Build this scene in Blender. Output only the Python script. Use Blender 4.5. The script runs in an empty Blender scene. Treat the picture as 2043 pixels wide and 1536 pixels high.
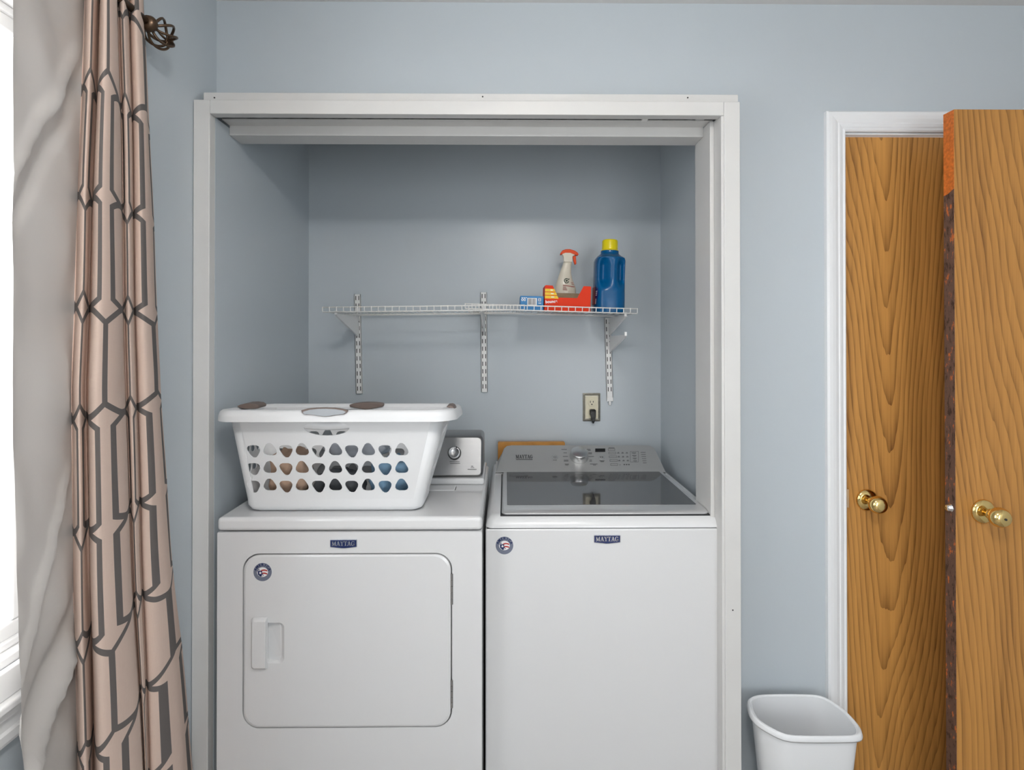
import bpy, bmesh, math, random
from mathutils import Vector, Matrix, Euler, noise
random.seed(7)
PI = math.pi
S = bpy.context.scene
C = S.collection

# ------------------------------------------------------------------ camera
F, PPX, PPY = 1045.0, 1017.5, 666.0
CAM = Vector((0, 0, 1.41))
ROT = Euler((PI/2 + 0.0055, 0, -0.009), 'XYZ')
cd = bpy.data.cameras.new('camera'); cam = bpy.data.objects.new('camera', cd); C.objects.link(cam)
cam.location = CAM; cam.rotation_euler = ROT
cd.sensor_fit = 'HORIZONTAL'; cd.sensor_width = 36.0; cd.lens = 36.0*F/2043.0
cd.shift_x = (1021.5-PPX)/2043.0; cd.shift_y = -(768-PPY)/2043.0
cd.clip_start = 0.02
S.camera = cam

# ------------------------------------------------------------------ world, light, exposure
S.view_settings.view_transform = 'Standard'; S.view_settings.look = 'None'
S.view_settings.gamma = 1.0; S.view_settings.exposure = 0.70
S.view_settings.use_curve_mapping = False
w = bpy.data.worlds.new('overcast_sky'); S.world = w; w.use_nodes = True
w.node_tree.nodes['Background'].inputs[0].default_value = (0.97, 0.985, 1.0, 1)
w.node_tree.nodes['Background'].inputs[1].default_value = 3.4
def portal(name, loc, rot, sx, sy):
    l = bpy.data.lights.new(name, 'AREA'); l.shape = 'RECTANGLE'; l.size = sx; l.size_y = sy
    l.cycles.is_portal = True
    o = bpy.data.objects.new(name, l); C.objects.link(o); o.location = loc; o.rotation_euler = rot
WIN1 = (-0.05, 1.038, 0.825, 2.03)      # window beside the closet: Y0,Y1,Z0,Z1
WIN2 = (-2.40, -1.10, 0.825, 2.03)
for i, (a, b, c, d) in enumerate((WIN1, WIN2)):
    portal('window_daylight', (-1.02, (a+b)/2, (c+d)/2), (0, -PI/2, 0), d-c, b-a)
WIN3 = (0.50, 1.80, 0.08, 2.08)       # patio door behind the camera: X0,X1,Z0,Z1
YR = -2.6
portal('window_daylight', ((WIN3[0]+WIN3[1])/2, YR-.13, (WIN3[2]+WIN3[3])/2), (PI/2, 0, 0), WIN3[1]-WIN3[0], WIN3[3]-WIN3[2])
LAMP_STRENGTH = 40.0
LAMP_POS = (0.10, 0.0)

# ------------------------------------------------------------------ pixel helpers (same pinhole as the camera)
RM = ROT.to_matrix()
def ray(px, py): return RM @ Vector(((px-PPX)/F, -(py-PPY)/F, -1.0))
def at(px, py, Y):
    d = ray(px, py); return CAM + d*(Y/d.y)
def atx(px, Y, py=768): return at(px, py, Y).x
def atz(py, Y, px=1021): return at(px, py, Y).z
def onp(px, py, p0, n):
    d = ray(px, py); return CAM + d*((Vector(p0)-CAM).dot(n)/d.dot(n))

# ------------------------------------------------------------------ materials
M = {}
def mat(name, col, rough=0.5, metal=0.0, spec=0.5, coat=0.0, bump=0.0, bscale=200.0, var=0.0, vscale=3.0, ior=1.45):
    m = bpy.data.materials.new(name); m.use_nodes = True; nt = m.node_tree; b = nt.nodes['Principled BSDF']
    b.inputs['Base Color'].default_value = (*col, 1); b.inputs['Roughness'].default_value = rough
    b.inputs['Metallic'].default_value = metal; b.inputs['IOR'].default_value = ior
    b.inputs['Specular IOR Level'].default_value = spec
    b.inputs['Coat Weight'].default_value = coat; b.inputs['Coat Roughness'].default_value = 0.08
    tc = nt.nodes.new('ShaderNodeTexCoord')
    if var:
        n = nt.nodes.new('ShaderNodeTexNoise'); n.inputs['Scale'].default_value = vscale; n.inputs['Detail'].default_value = 4
        nt.links.new(tc.outputs['Object'], n.inputs['Vector'])
        r = nt.nodes.new('ShaderNodeValToRGB')
        r.color_ramp.elements[0].position = .3; r.color_ramp.elements[1].position = .7
        r.color_ramp.elements[0].color = (*[c*(1-var) for c in col], 1)
        r.color_ramp.elements[1].color = (*[min(1, c*(1+var)) for c in col], 1)
        nt.links.new(n.outputs[0], r.inputs[0]); nt.links.new(r.outputs[0], b.inputs['Base Color'])
    if bump:
        n2 = nt.nodes.new('ShaderNodeTexNoise'); n2.inputs['Scale'].default_value = bscale; n2.inputs['Detail'].default_value = 3
        nt.links.new(tc.outputs['Object'], n2.inputs['Vector'])
        bp = nt.nodes.new('ShaderNodeBump'); bp.inputs['Strength'].default_value = bump; bp.inputs['Distance'].default_value = .002
        nt.links.new(n2.outputs[0], bp.inputs['Height']); nt.links.new(bp.outputs[0], b.inputs['Normal'])
    M[name] = m; return m

def brushed(name, col, rough, axis):
    m = mat(name, col, rough, metal=1.0); nt = m.node_tree; b = nt.nodes['Principled BSDF']
    tc = nt.nodes.new('ShaderNodeTexCoord'); mp = nt.nodes.new('ShaderNodeMapping')
    mp.inputs['Scale'].default_value = axis
    n = nt.nodes.new('ShaderNodeTexNoise'); n.inputs['Scale'].default_value = 1; n.inputs['Detail'].default_value = 5
    nt.links.new(tc.outputs['Object'], mp.inputs[0]); nt.links.new(mp.outputs[0], n.inputs['Vector'])
    r = nt.nodes.new('ShaderNodeMapRange'); r.inputs[3].default_value = rough*.75; r.inputs[4].default_value = rough*1.35
    nt.links.new(n.outputs[0], r.inputs[0]); nt.links.new(r.outputs[0], b.inputs['Roughness'])
    bp = nt.nodes.new('ShaderNodeBump'); bp.inputs['Strength'].default_value = .08; bp.inputs['Distance'].default_value = .001
    nt.links.new(n.outputs[0], bp.inputs['Height']); nt.links.new(bp.outputs[0], b.inputs['Normal'])
    return m

mat('wall_paint', (0.515, 0.565, 0.60), .30, spec=.5, bump=.06, bscale=260, var=.015, vscale=2.2)
mat('ceiling_paint', (0.74, 0.73, 0.72), .7, bump=.12, bscale=150)
mat('trim_paint', (0.665, 0.66, 0.645), .35, bump=.05, bscale=60, var=.02, vscale=9)
mat('door_trim_paint', (0.83, 0.84, 0.85), .32, bump=.03, bscale=60)
mat('vinyl', (0.86, 0.86, 0.86), .3)
mat('floor_wood', (0.34, 0.315, 0.29), .4, var=.2, vscale=6)
mat('enamel', (0.705, 0.71, 0.715), .24, coat=.5)
mat('enamel_top', (0.745, 0.75, 0.755), .18, coat=.6)
mat('plastic_white', (0.80, 0.81, 0.82), .33)
mat('bin_white', (0.80, 0.815, 0.83), .35)
mat('dark_gap', (0.02, 0.02, 0.022), .6)
mat('black_plastic', (0.012, 0.012, 0.012), .35)
mat('ink', (0.03, 0.03, 0.032), .5)
mat('ink_soft', (0.12, 0.12, 0.12), .5)
mat('grip_taupe', (0.19, 0.145, 0.125), .45)
mat('grip_pale', (0.40, 0.43, 0.46), .3)  # pale blue-grey of the reflection painted inside the front grip
mat('wire_white', (0.86, 0.85, 0.82), .3)
mat('steel_white', (0.83, 0.825, 0.81), .32)
mat('slot_dark', (0.045, 0.045, 0.045), .7)
mat('chrome', (0.80, 0.80, 0.81), .12, metal=1)
mat('hinge_steel', (0.46, 0.46, 0.46), .35, metal=1, bump=.2, bscale=300)
mat('track_metal', (0.22, 0.22, 0.22), .45, metal=.8, var=.5, vscale=40)
mat('brass', (0.86, 0.62, 0.25), .12, metal=1)
mat('brass_dull', (0.72, 0.52, 0.33), .35, metal=1)
mat('bronze', (0.13, 0.085, 0.055), .36, metal=.85, var=.25, vscale=40)
mat('ivory', (0.72, 0.67, 0.50), .35)
mat('plate_metal', (0.40, 0.38, 0.32), .35, metal=.75, var=.15, vscale=60)
mat('detergent_blue', (0.0, 0.095, 0.26), .25, spec=.45)
mat('cap_yellow', (0.80, 0.66, 0.01), .3)
mat('label_navy', (0.012, 0.02, 0.16), .35)
mat('label_red', (0.30, 0.03, 0.03), .4)
mat('spray_cream', (0.74, 0.68, 0.56), .3, coat=.2)
mat('spray_orange', (0.76, 0.065, 0.002), .4, spec=.3)
mat('print_red', (0.74, 0.036, 0.004), .5, spec=.25)
mat('print_yellow', (0.85, 0.55, 0.02), .45)
mat('print_white', (0.85, 0.85, 0.85), .45)
mat('print_darkred', (0.33, 0.05, 0.04), .5)
mat('print_green', (0.05, 0.075, 0.04), .5)
mat('print_blue', (0.03, 0.21, 0.48), .45)
mat('cardboard', (0.36, 0.27, 0.17), .75, var=.1, vscale=40)
mat('badge_navy', (0.008, 0.02, 0.10), .25, coat=.5)
mat('badge_silver', (0.62, 0.64, 0.68), .22, metal=.9)
mat('sticker_slate', (0.16, 0.18, 0.24), .35)
mat('sticker_red', (0.42, 0.03, 0.025), .4)
mat('orange_board', (0.58, 0.27, 0.06), .5, var=.12, vscale=20)
mat('cloth_blue', (0.18, 0.31, 0.44), .85, bump=.3, bscale=90, var=.25, vscale=14)
mat('cloth_grey', (0.085, 0.09, 0.10), .9, bump=.3, bscale=90, var=.3, vscale=14)
mat('cloth_tan', (0.55, 0.38, 0.28), .9, bump=.3, bscale=90, var=.2, vscale=14)
mat('cloth_pale', (0.52, 0.55, 0.60), .9, bump=.3, bscale=90, var=.2, vscale=14)
brushed('console_steel', (0.36, 0.36, 0.36), .40, (6, 400, 400))
brushed('washer_steel', (0.54, 0.54, 0.53), .42, (6, 400, 400)); M['washer_steel'].node_tree.nodes['Principled BSDF'].inputs['Metallic'].default_value = .6
brushed('trim_steel', (0.74, 0.74, 0.74), .3, (8, 500, 500)); M['trim_steel'].node_tree.nodes['Principled BSDF'].inputs['Metallic'].default_value = .7
mat('knob_steel', (0.70, 0.70, 0.70), .3, metal=1)

# dark reflective lid glass
m = mat('lid_glass', (0.055, 0.055, 0.057), .045, ior=1.85, spec=.6)
# window glass: thin pane
m = bpy.data.materials.new('window_glass'); m.use_nodes = True; nt = m.node_tree; nt.nodes.clear()
o_ = nt.nodes.new('ShaderNodeOutputMaterial'); mx = nt.nodes.new('ShaderNodeMixShader'); tr = nt.nodes.new('ShaderNodeBsdfTransparent')
gl = nt.nodes.new('ShaderNodeBsdfGlossy'); gl.inputs['Roughness'].default_value = .02; mx.inputs[0].default_value = .06
nt.links.new(tr.outputs[0], mx.inputs[1]); nt.links.new(gl.outputs[0], mx.inputs[2]); nt.links.new(mx.outputs[0], o_.inputs[0]); M['window_glass'] = m
# lamp dome
m = bpy.data.materials.new('lamp_glass'); m.use_nodes = True; b = m.node_tree.nodes['Principled BSDF']
b.inputs['Base Color'].default_value = (.9, .88, .84, 1); b.inputs['Emission Color'].default_value = (1, .985, .965, 1)
b.inputs['Emission Strength'].default_value = LAMP_STRENGTH; M['lamp_glass'] = m

# node helper
class NT:
    def __init__(s, nt): s.nt = nt
    def math(s, op, a, b=None, c=None, clamp=False):
        n = s.nt.nodes.new('ShaderNodeMath'); n.operation = op; n.use_clamp = clamp
        for i, v in enumerate((a, b, c)):
            if v is None: continue
            if isinstance(v, (int, float)): n.inputs[i].default_value = v
            else: s.nt.links.new(v, n.inputs[i])
        return n.outputs[0]

# walnut veneer with cathedral figure
def wood(name, light, dark, seed, cx, zs):
    m = mat(name, light, .42, spec=.4); nt = m.node_tree; b = nt.nodes['Principled BSDF']; N = NT(nt)
    tc = nt.nodes.new('ShaderNodeTexCoord'); sx = nt.nodes.new('ShaderNodeSeparateXYZ'); nt.links.new(tc.outputs['Object'], sx.inputs[0])
    def nz(scale, sc, det=4, rough=.55, off=0):
        mp = nt.nodes.new('ShaderNodeMapping'); mp.inputs['Scale'].default_value = sc; mp.inputs['Location'].default_value = (seed+off, seed*1.7, off*2.3)
        n = nt.nodes.new('ShaderNodeTexNoise'); n.inputs['Scale'].default_value = scale; n.inputs['Detail'].default_value = det; n.inputs['Roughness'].default_value = rough
        nt.links.new(tc.outputs['Object'], mp.inputs[0]); nt.links.new(mp.outputs[0], n.inputs['Vector']); return n.outputs[0]
    # cathedral rings: repeated flame arches around a wandering heart line
    warp = nz(1.0, (2.0, 2, .55), 2, .5, 3)
    xx = N.math('SUBTRACT', sx.outputs[0], cx)
    xx = N.math('ADD', xx, N.math('MULTIPLY', N.math('SUBTRACT', warp, .5), .24))
    arch = N.math('SQRT', N.math('ADD', N.math('MULTIPLY', xx, xx), .0009))
    zz = N.math('MULTIPLY', sx.outputs[2], zs)
    ring = N.math('ADD', N.math('MULTIPLY', arch, 62.0), N.math('MULTIPLY', zz, -1.0))
    ring = N.math('ADD', ring, N.math('MULTIPLY', nz(1.0, (16, 16, 1.3), 3, .6, 9), 1.5))
    saw = N.math('FRACT', N.math('MULTIPLY', ring, .95))
    line = N.math('POWER', saw, 2.2)
    fine = nz(1.0, (120, 120, 2.6), 5, .7, 5)
    broad = nz(1.0, (14, 14, .7), 3, .5, 7)
    f = N.math('ADD', N.math('MULTIPLY', line, .27), N.math('MULTIPLY', fine, .52))
    f = N.math('ADD', f, N.math('MULTIPLY', broad, .42))
    r = nt.nodes.new('ShaderNodeValToRGB'); e = r.color_ramp.elements
    e[0].position = .28; e[0].color = (*light, 1); e[1].position = .88; e[1].color = (*dark, 1)
    mid = e.new(.58); mid.color = (*[(l*.62+d*.38) for l, d in zip(light, dark)], 1)
    nt.links.new(f, r.inputs[0]); nt.links.new(r.outputs[0], b.inputs['Base Color'])
    return m
wood('walnut_closed', (0.68, 0.335, 0.085), (0.15, 0.058, 0.013), 2.0, .125, 6.5)
wood('walnut_open', (0.61, 0.295, 0.075), (0.19, 0.08, 0.02), 11.0, .27, 5.0)
# chipped brown door edge
m = mat('edge_brown', (0.085, 0.045, 0.032), .5); nt = m.node_tree; N = NT(nt); b = nt.nodes['Principled BSDF']
tc = nt.nodes.new('ShaderNodeTexCoord'); mp = nt.nodes.new('ShaderNodeMapping'); mp.inputs['Scale'].default_value = (1, 55, 18)
n = nt.nodes.new('ShaderNodeTexNoise'); n.inputs['Scale'].default_value = 1.4; n.inputs['Detail'].default_value = 5; n.inputs['Roughness'].default_value = .7
nt.links.new(tc.outputs['Object'], mp.inputs[0]); nt.links.new(mp.outputs[0], n.inputs['Vector'])
r = nt.nodes.new('ShaderNodeValToRGB'); e = r.color_ramp.elements
e[0].position = .40; e[0].color = (0.04, .018, .013, 1); e[1].position = .62; e[1].color = (0.55, 0.14, 0.03, 1)
x1 = e.new(.45); x1.color = (0.12, .066, .048, 1); x2 = e.new(.585); x2.color = (0.13, .072, .052, 1)
nt.links.new(n.outputs[0], r.inputs[0]); nt.links.new(r.outputs[0], b.inputs['Base Color'])
mat('edge_orange', (0.58, 0.15, 0.02), .6, var=.25, vscale=120)

# curtain print
PV, PU = 0.2175, 0.082
def curtain_print():
    m = bpy.data.materials.new('curtain_print'); m.use_nodes = True; nt = m.node_tree; N = NT(nt); b = nt.nodes['Principled BSDF']
    uv = nt.nodes.new('ShaderNodeUVMap'); uv.uv_map = 'print'; sx = nt.nodes.new('ShaderNodeSeparateXYZ'); nt.links.new(uv.outputs[0], sx.inputs[0])
    u, v = sx.outputs[0], sx.outputs[1]
    cu = N.math('DIVIDE', u, PU); ci = N.math('ROUND', cu); uu = N.math('MULTIPLY', N.math('ABSOLUTE', N.math('SUBTRACT', cu, ci)), PU)
    lv = N.math('DIVIDE', v, PV); li = N.math('ROUND', lv); av = N.math('MULTIPLY', N.math('ABSOLUTE', N.math('SUBTRACT', lv, li)), PV)
    seg = N.math('FLOORED_MODULO', N.math('FLOOR', lv), 3); odd = N.math('FLOORED_MODULO', ci, 2)
    # A columns double on segments 1,2 ; B columns double on segment 2 only
    dA = N.math('GREATER_THAN', seg, .5); dB = N.math('GREATER_THAN', seg, 1.5)
    dbl = N.math('ADD', N.math('MULTIPLY', dA, N.math('SUBTRACT', 1, odd)), N.math('MULTIPLY', dB, odd))
    h, D, lw = 0.030, 0.0175, 0.0060
    hexv = N.math('MULTIPLY', N.math('SUBTRACT', 1, N.math('DIVIDE', uu, PU/2)), h)
    dh = N.math('ABSOLUTE', N.math('SUBTRACT', av, hexv))
    hexm = N.math('LESS_THAN', dh, lw*1.15)
    off = N.math('MULTIPLY', dbl, D)
    hexm = N.math('MULTIPLY', hexm, N.math('GREATER_THAN', N.math('ADD', uu, lw), off))
    dv = N.math('ABSOLUTE', N.math('SUBTRACT', uu, off))
    verm = N.math('MULTIPLY', N.math('LESS_THAN', dv, lw), N.math('GREATER_THAN', av, hexv))
    mask = N.math('MAXIMUM', hexm, verm)
    # linen weave
    tc = nt.nodes.new('ShaderNodeTexCoord')
    def nz(sc):
        mp = nt.nodes.new('ShaderNodeMapping'); mp.inputs['Scale'].default_value = sc; nt.links.new(uv.outputs[0], mp.inputs[0])
        n = nt.nodes.new('ShaderNodeTexNoise'); n.inputs['Scale'].default_value = 1; n.inputs['Detail'].default_value = 3; nt.links.new(mp.outputs[0], n.inputs['Vector']); return n.outputs[0]
    weave = N.math('MULTIPLY', N.math('ADD', nz((60, 900, 1)), nz((900, 40, 1))), .5)
    mx = nt.nodes.new('ShaderNodeMix'); mx.data_type = 'RGBA'; nt.links.new(weave, mx.inputs[0])
    mx.inputs[6].default_value = (0.73, 0.56, 0.47, 1); mx.inputs[7].default_value = (0.86, 0.69, 0.59, 1)
    m2 = nt.nodes.new('ShaderNodeMix'); m2.data_type = 'RGBA'; nt.links.new(mask, m2.inputs[0])
    nt.links.new(mx.outputs[2], m2.inputs[6]); m2.inputs[7].default_value = (0.165, 0.148, 0.14, 1)
    nt.links.new(m2.outputs[2], b.inputs['Base Color']); b.inputs['Roughness'].default_value = .85
    bp = nt.nodes.new('ShaderNodeBump'); bp.inputs['Strength'].default_value = .15; bp.inputs['Distance'].default_value = .001
    nt.links.new(weave, bp.inputs['Height']); nt.links.new(bp.outputs[0], b.inputs['Normal'])
    t = nt.nodes.new('ShaderNodeBsdfTranslucent'); nt.links.new(m2.outputs[2], t.inputs[0])
    ms = nt.nodes.new('ShaderNodeMixShader'); ms.inputs[0].default_value = .18
    nt.links.new(b.outputs[0], ms.inputs[1]); nt.links.new(t.outputs[0], ms.inputs[2]); nt.links.new(ms.outputs[0], nt.nodes['Material Output'].inputs[0])
    M['curtain_print'] = m
curtain_print()
m = mat('curtain_lining', (0.50, 0.475, 0.45), .55); nt = m.node_tree
t = nt.nodes.new('ShaderNodeBsdfTranslucent'); t.inputs[0].default_value = (.62, .575, .55, 1)
ms = nt.nodes.new('ShaderNodeMixShader'); ms.inputs[0].default_value = .04
nt.links.new(nt.nodes['Principled BSDF'].outputs[0], ms.inputs[1]); nt.links.new(t.outputs[0], ms.inputs[2]); nt.links.new(ms.outputs[0], nt.nodes['Material Output'].inputs[0])

# ------------------------------------------------------------------ mesh helpers
def BM(): return bmesh.new()
def wloc(o):
    v = Vector((0, 0, 0))
    while o is not None: v += o.location; o = o.parent
    return v
def obj(name, bm, m, parent=None, smooth=False, bevel=0, seg=2, local=False, angle=0.6):
    """link bm (in world coordinates unless local) as one mesh object"""
    if parent is not None and not local:
        bmesh.ops.translate(bm, verts=bm.verts, vec=-wloc(parent))
    bmesh.ops.recalc_face_normals(bm, faces=bm.faces)
    me = bpy.data.meshes.new(name); bm.to_mesh(me); bm.free()
    if m: me.materials.append(M[m] if isinstance(m, str) else m)
    o = bpy.data.objects.new(name, me); C.objects.link(o); o.parent = parent
    if smooth:
        for p in me.polygons: p.use_smooth = True
    if bevel:
        md = o.modifiers.new('bevel', 'BEVEL'); md.width = bevel; md.segments = seg; md.limit_method = 'ANGLE'; md.angle_limit = angle
        for p in me.polygons: p.use_smooth = True
        md.harden_normals = True
    return o
def thing(name, label, cat, loc, group=None, rot=None):
    o = bpy.data.objects.new(name, None); C.objects.link(o); o.location = loc; o.empty_display_size = .05
    if rot: o.rotation_euler = rot
    return tag(o, label, cat, group)
def tag(o, label, cat, group=None):
    o['label'] = label; o['category'] = cat
    if group: o['group'] = group
    return o
def struct(o, label=None):
    o['kind'] = 'structure'
    if label: o['label'] = label
    return o
def sempty(name, loc):
    o = bpy.data.objects.new(name, None); C.objects.link(o); o.location = loc; o.empty_display_size = .05; o['kind'] = 'structure'; return o
def box(bm, x0, x1, y0, y1, z0, z1):
    v = [bm.verts.new(p) for p in ((x0,y0,z0),(x1,y0,z0),(x1,y1,z0),(x0,y1,z0),(x0,y0,z1),(x1,y0,z1),(x1,y1,z1),(x0,y1,z1))]
    for f in ((0,3,2,1),(4,5,6,7),(0,1,5,4),(1,2,6,5),(2,3,7,6),(3,0,4,7)): bm.faces.new([v[i] for i in f])
    return bm
def B(*a):
    bm = BM(); box(bm, *a); return bm
def loft(bm, loops, closed=True, cap0=True, cap1=True):
    rows = [[bm.verts.new(p) for p in l] for l in loops]; n = len(rows[0])
    for a, b in zip(rows, rows[1:]):
        for i in range(n if closed else n-1):
            j = (i+1) % n
            bm.faces.new((a[i], a[j], b[j], b[i]))
    if cap0: bm.faces.new(rows[0])
    if cap1: bm.faces.new(rows[-1])
    return rows
def lathe(bm, prof, c, axis='Z', n=24, mtx=None, cap=True):
    """prof: (radius, height); axis along +Z local, then mtx or named axis"""
    if mtx is None:
        mtx = {'Z': Matrix.Identity(3), '-Y': Matrix.Rotation(PI/2, 3, 'X'), 'Y': Matrix.Rotation(-PI/2, 3, 'X'), 'X': Matrix.Rotation(PI/2, 3, 'Y'), '-X': Matrix.Rotation(-PI/2, 3, 'Y')}[axis]
    c = Vector(c); loops = [[c + mtx @ Vector((r*math.cos(2*PI*i/n), r*math.sin(2*PI*i/n), h)) for i in range(n)] for r, h in prof]
    return loft(bm, loops, True, cap, cap)
def tube(bm, pts, r, n=8, cap=True):
    pts = [Vector(p) for p in pts]; loops = []; up = None
    for i, p in enumerate(pts):
        d = (pts[min(i+1, len(pts)-1)] - pts[max(i-1, 0)]).normalized()
        if up is None: up = Vector((0, 0, 1)) if abs(d.z) < .9 else Vector((1, 0, 0))
        a = d.cross(up).normalized(); b = a.cross(d).normalized(); up = b
        rr = r[i] if isinstance(r, (list, tuple)) else r
        loops.append([p + (a*math.cos(2*PI*k/n) + b*math.sin(2*PI*k/n))*rr for k in range(n)])
    loft(bm, loops, True, cap, cap)
def prism(bm, poly, y0, y1):
    """poly in (x,z), extruded along y"""
    loft(bm, [[(x, y0, z) for x, z in poly], [(x, y1, z) for x, z in poly]])
def prismx(bm, poly, x0, x1):
    loft(bm, [[(x0, y, z) for y, z in poly], [(x1, y, z) for y, z in poly]])
def rrect(x0, x1, z0, z1, r, n=6):
    if isinstance(r, (int, float)): r = (r,)*4
    out = []
    for (cx, cz, a0, rr) in ((x1, z1, 0, r[0]), (x0, z1, 90, r[1]), (x0, z0, 180, r[2]), (x1, z0, 270, r[3])):
        sx = -1 if cx == x1 else 1; sz = -1 if cz == z1 else 1
        for i in range(n+1):
            a = math.radians(a0 + 90*i/n); out.append((cx + sx*rr + rr*math.cos(a), cz + sz*rr + rr*math.sin(a)))
    return out
def sheet(bm, outer, holes, f3):
    """flat polygon with holes, mapped by f3(a,b)->xyz; returns boundary vert loops"""
    edges = []; loops = []
    for lp in [outer] + holes:
        vs = [bm.verts.new(f3(a, b)) for a, b in lp]; loops.append(vs)
        for i in range(len(vs)): edges.append(bm.edges.new((vs[i], vs[(i+1) % len(vs)])))
    bmesh.ops.triangle_fill(bm, use_beauty=True, use_dissolve=False, edges=edges)
    return loops
def flat(bm, poly, f3):
    bm.faces.new([bm.verts.new(f3(a, b)) for a, b in poly])

# text -> bmesh (built-in face)
def text_into(bm, s, size, mtx, align='CENTER', bold=0.0):
    c = bpy.data.curves.new('lettering', 'FONT'); c.body = s; c.size = size; c.align_x = align; c.align_y = 'CENTER'; c.offset = bold
    o = bpy.data.objects.new('lettering', c); C.objects.link(o)
    dg = bpy.context.evaluated_depsgraph_get(); me = bpy.data.meshes.new_from_object(o.evaluated_get(dg))
    vs = [bm.verts.new(mtx @ v.co) for v in me.vertices]
    for p in me.polygons:
        try: bm.faces.new([vs[i] for i in p.vertices])
        except ValueError: pass
    bpy.data.objects.remove(o); bpy.data.curves.remove(c); bpy.data.meshes.remove(me)
def facing(x, y, z, rot=0):       # text plane facing -Y at a point
    return Matrix.Translation((x, y, z)) @ Matrix.Rotation(PI/2, 4, 'X') @ Matrix.Rotation(rot, 4, 'Z')

# serif capitals for the badges, unit height
def serif(word):
    def sg(a, b, w_): return [(a[0]-w_/2, a[1]), (a[0]+w_/2, a[1]), (b[0]+w_/2, b[1]), (b[0]-w_/2, b[1])]
    def rc(x0, y0, x1, y1): return [(x0, y0), (x1, y0), (x1, y1), (x0, y1)]
    G = {
     'M': ([sg((.17,0),(.17,1),.10), sg((.17,1),(.54,.08),.24), sg((.54,.08),(.88,1),.12), sg((.92,0),(.92,1),.24), rc(0,0,.34,.09), rc(.70,0,1.14,.09), rc(0,.91,.28,1), rc(.80,.91,1.14,1)], 1.18),
     'A': ([sg((.14,0),(.46,1),.10), sg((.46,1),(.80,0),.25), rc(.25,.28,.72,.37), rc(-.02,0,.32,.09), rc(.58,0,1.02,.09)], .98),
     'Y': ([sg((.18,1),(.5,.45),.24), sg((.84,1),(.5,.45),.10), rc(.39,0,.61,.5), rc(.25,0,.75,.09), rc(0,.91,.42,1), rc(.66,.91,1.0,1)], .96),
     'T': ([rc(0,.90,.92,1), rc(0,.70,.08,1), rc(.84,.70,.92,1), rc(.35,0,.57,1), rc(.22,0,.70,.09)], .92),
    }
    g = []
    for i in range(16):
        a0 = math.radians(45 + 285*i/16); a1 = math.radians(45 + 285*(i+1)/16)
        def o(a): return (.48 + .46*math.cos(a), .5 + .5*math.sin(a))
        def q(a): return (.51 + .27*math.cos(a), .5 + .42*math.sin(a))
        g.append([o(a0), o(a1), q(a1), q(a0)])
    g += [rc(.66,.06,.88,.44), rc(.54,.38,.98,.47), rc(.78,.68,.86,.98)]
    G['G'] = (g, 1.02)
    out = []; x = 0
    for ch in word:
        ps, wd = G[ch]; out += [[(a+x, b) for a, b in p] for p in ps]; x += wd
    return out, x

# ================================================================== ROOM SHELL
YW, YC, YB = 1.600, 1.480, 2.226        # front wall face, face of the closet casing, closet back wall
XL, XR, ZC = -0.880, 2.00, 2.434
struct(obj('floor', B(XL-.12, XR+.12, YR-.12, YB+.1, -.1, 0), 'floor_wood'))
struct(obj('ceiling', B(XL-.12, XR+.12, YR-.12, YB+.1, ZC, ZC+.1), 'ceiling_paint'))
bm = BM()
for (y0, y1, z0, z1) in ((YR-.12, YB, 0, .825), (YR-.12, YB, 2.03, ZC), (YR-.12, WIN2[0], .825, 2.03), (WIN2[1], WIN1[0], .825, 2.03), (WIN1[1], YB, .825, 2.03)):
    box(bm, XL-.12, XL, y0, y1, z0, z1)
struct(obj('wall_left', bm, 'wall_paint'))
struct(obj('wall_right', B(XR, XR+.12, YR-.12, YW+.6, 0, ZC), 'wall_paint'))
bm = BM(); box(bm, XL, WIN3[0], YR-.12, YR, 0, ZC); box(bm, WIN3[1], XR, YR-.12, YR, 0, ZC); box(bm, WIN3[0], WIN3[1], YR-.12, YR, WIN3[3], ZC); box(bm, WIN3[0], WIN3[1], YR-.12, YR, 0, WIN3[2])
struct(obj('wall_back', bm, 'wall_paint'))
XCL, XCR = -0.833, 0.662                # closet side walls
XJ = 0.615                              # inner face of right jamb
ZH = 2.045                              # head of the closet opening
D1L, D1R, D1T = 1.036, 1.806, 2.036     # closed door opening
bm = BM()
box(bm, XL, XCL, YW, YW+.045, 2.04, ZC); box(bm, XCL, D1L, YW, YW+.045, 2.10, ZC); box(bm, .66, D1L, YW, YW+.045, 0, 2.10)
box(bm, D1L, D1R, YW, YW+.045, D1T, ZC); box(bm, D1R, XR, YW, YW+.045, 0, ZC)
struct(obj('wall_front', bm, 'wall_paint'))
struct(obj('wall_closet_left', B(XL, XCL, YC+.03, YB, 0, 2.04), 'wall_paint'))
struct(obj('wall_closet_left_upper', B(XL, XCL, YW+.045, YB, 2.04, ZC), 'wall_paint'))
struct(obj('wall_closet_right', B(XCR, XCR+.08, YW+.045, YB, 0, ZC), 'wall_paint'))
struct(obj('wall_closet_back', B(XL, XCR+.08, YB, YB+.08, 0, ZC), 'wall_paint'))

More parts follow.
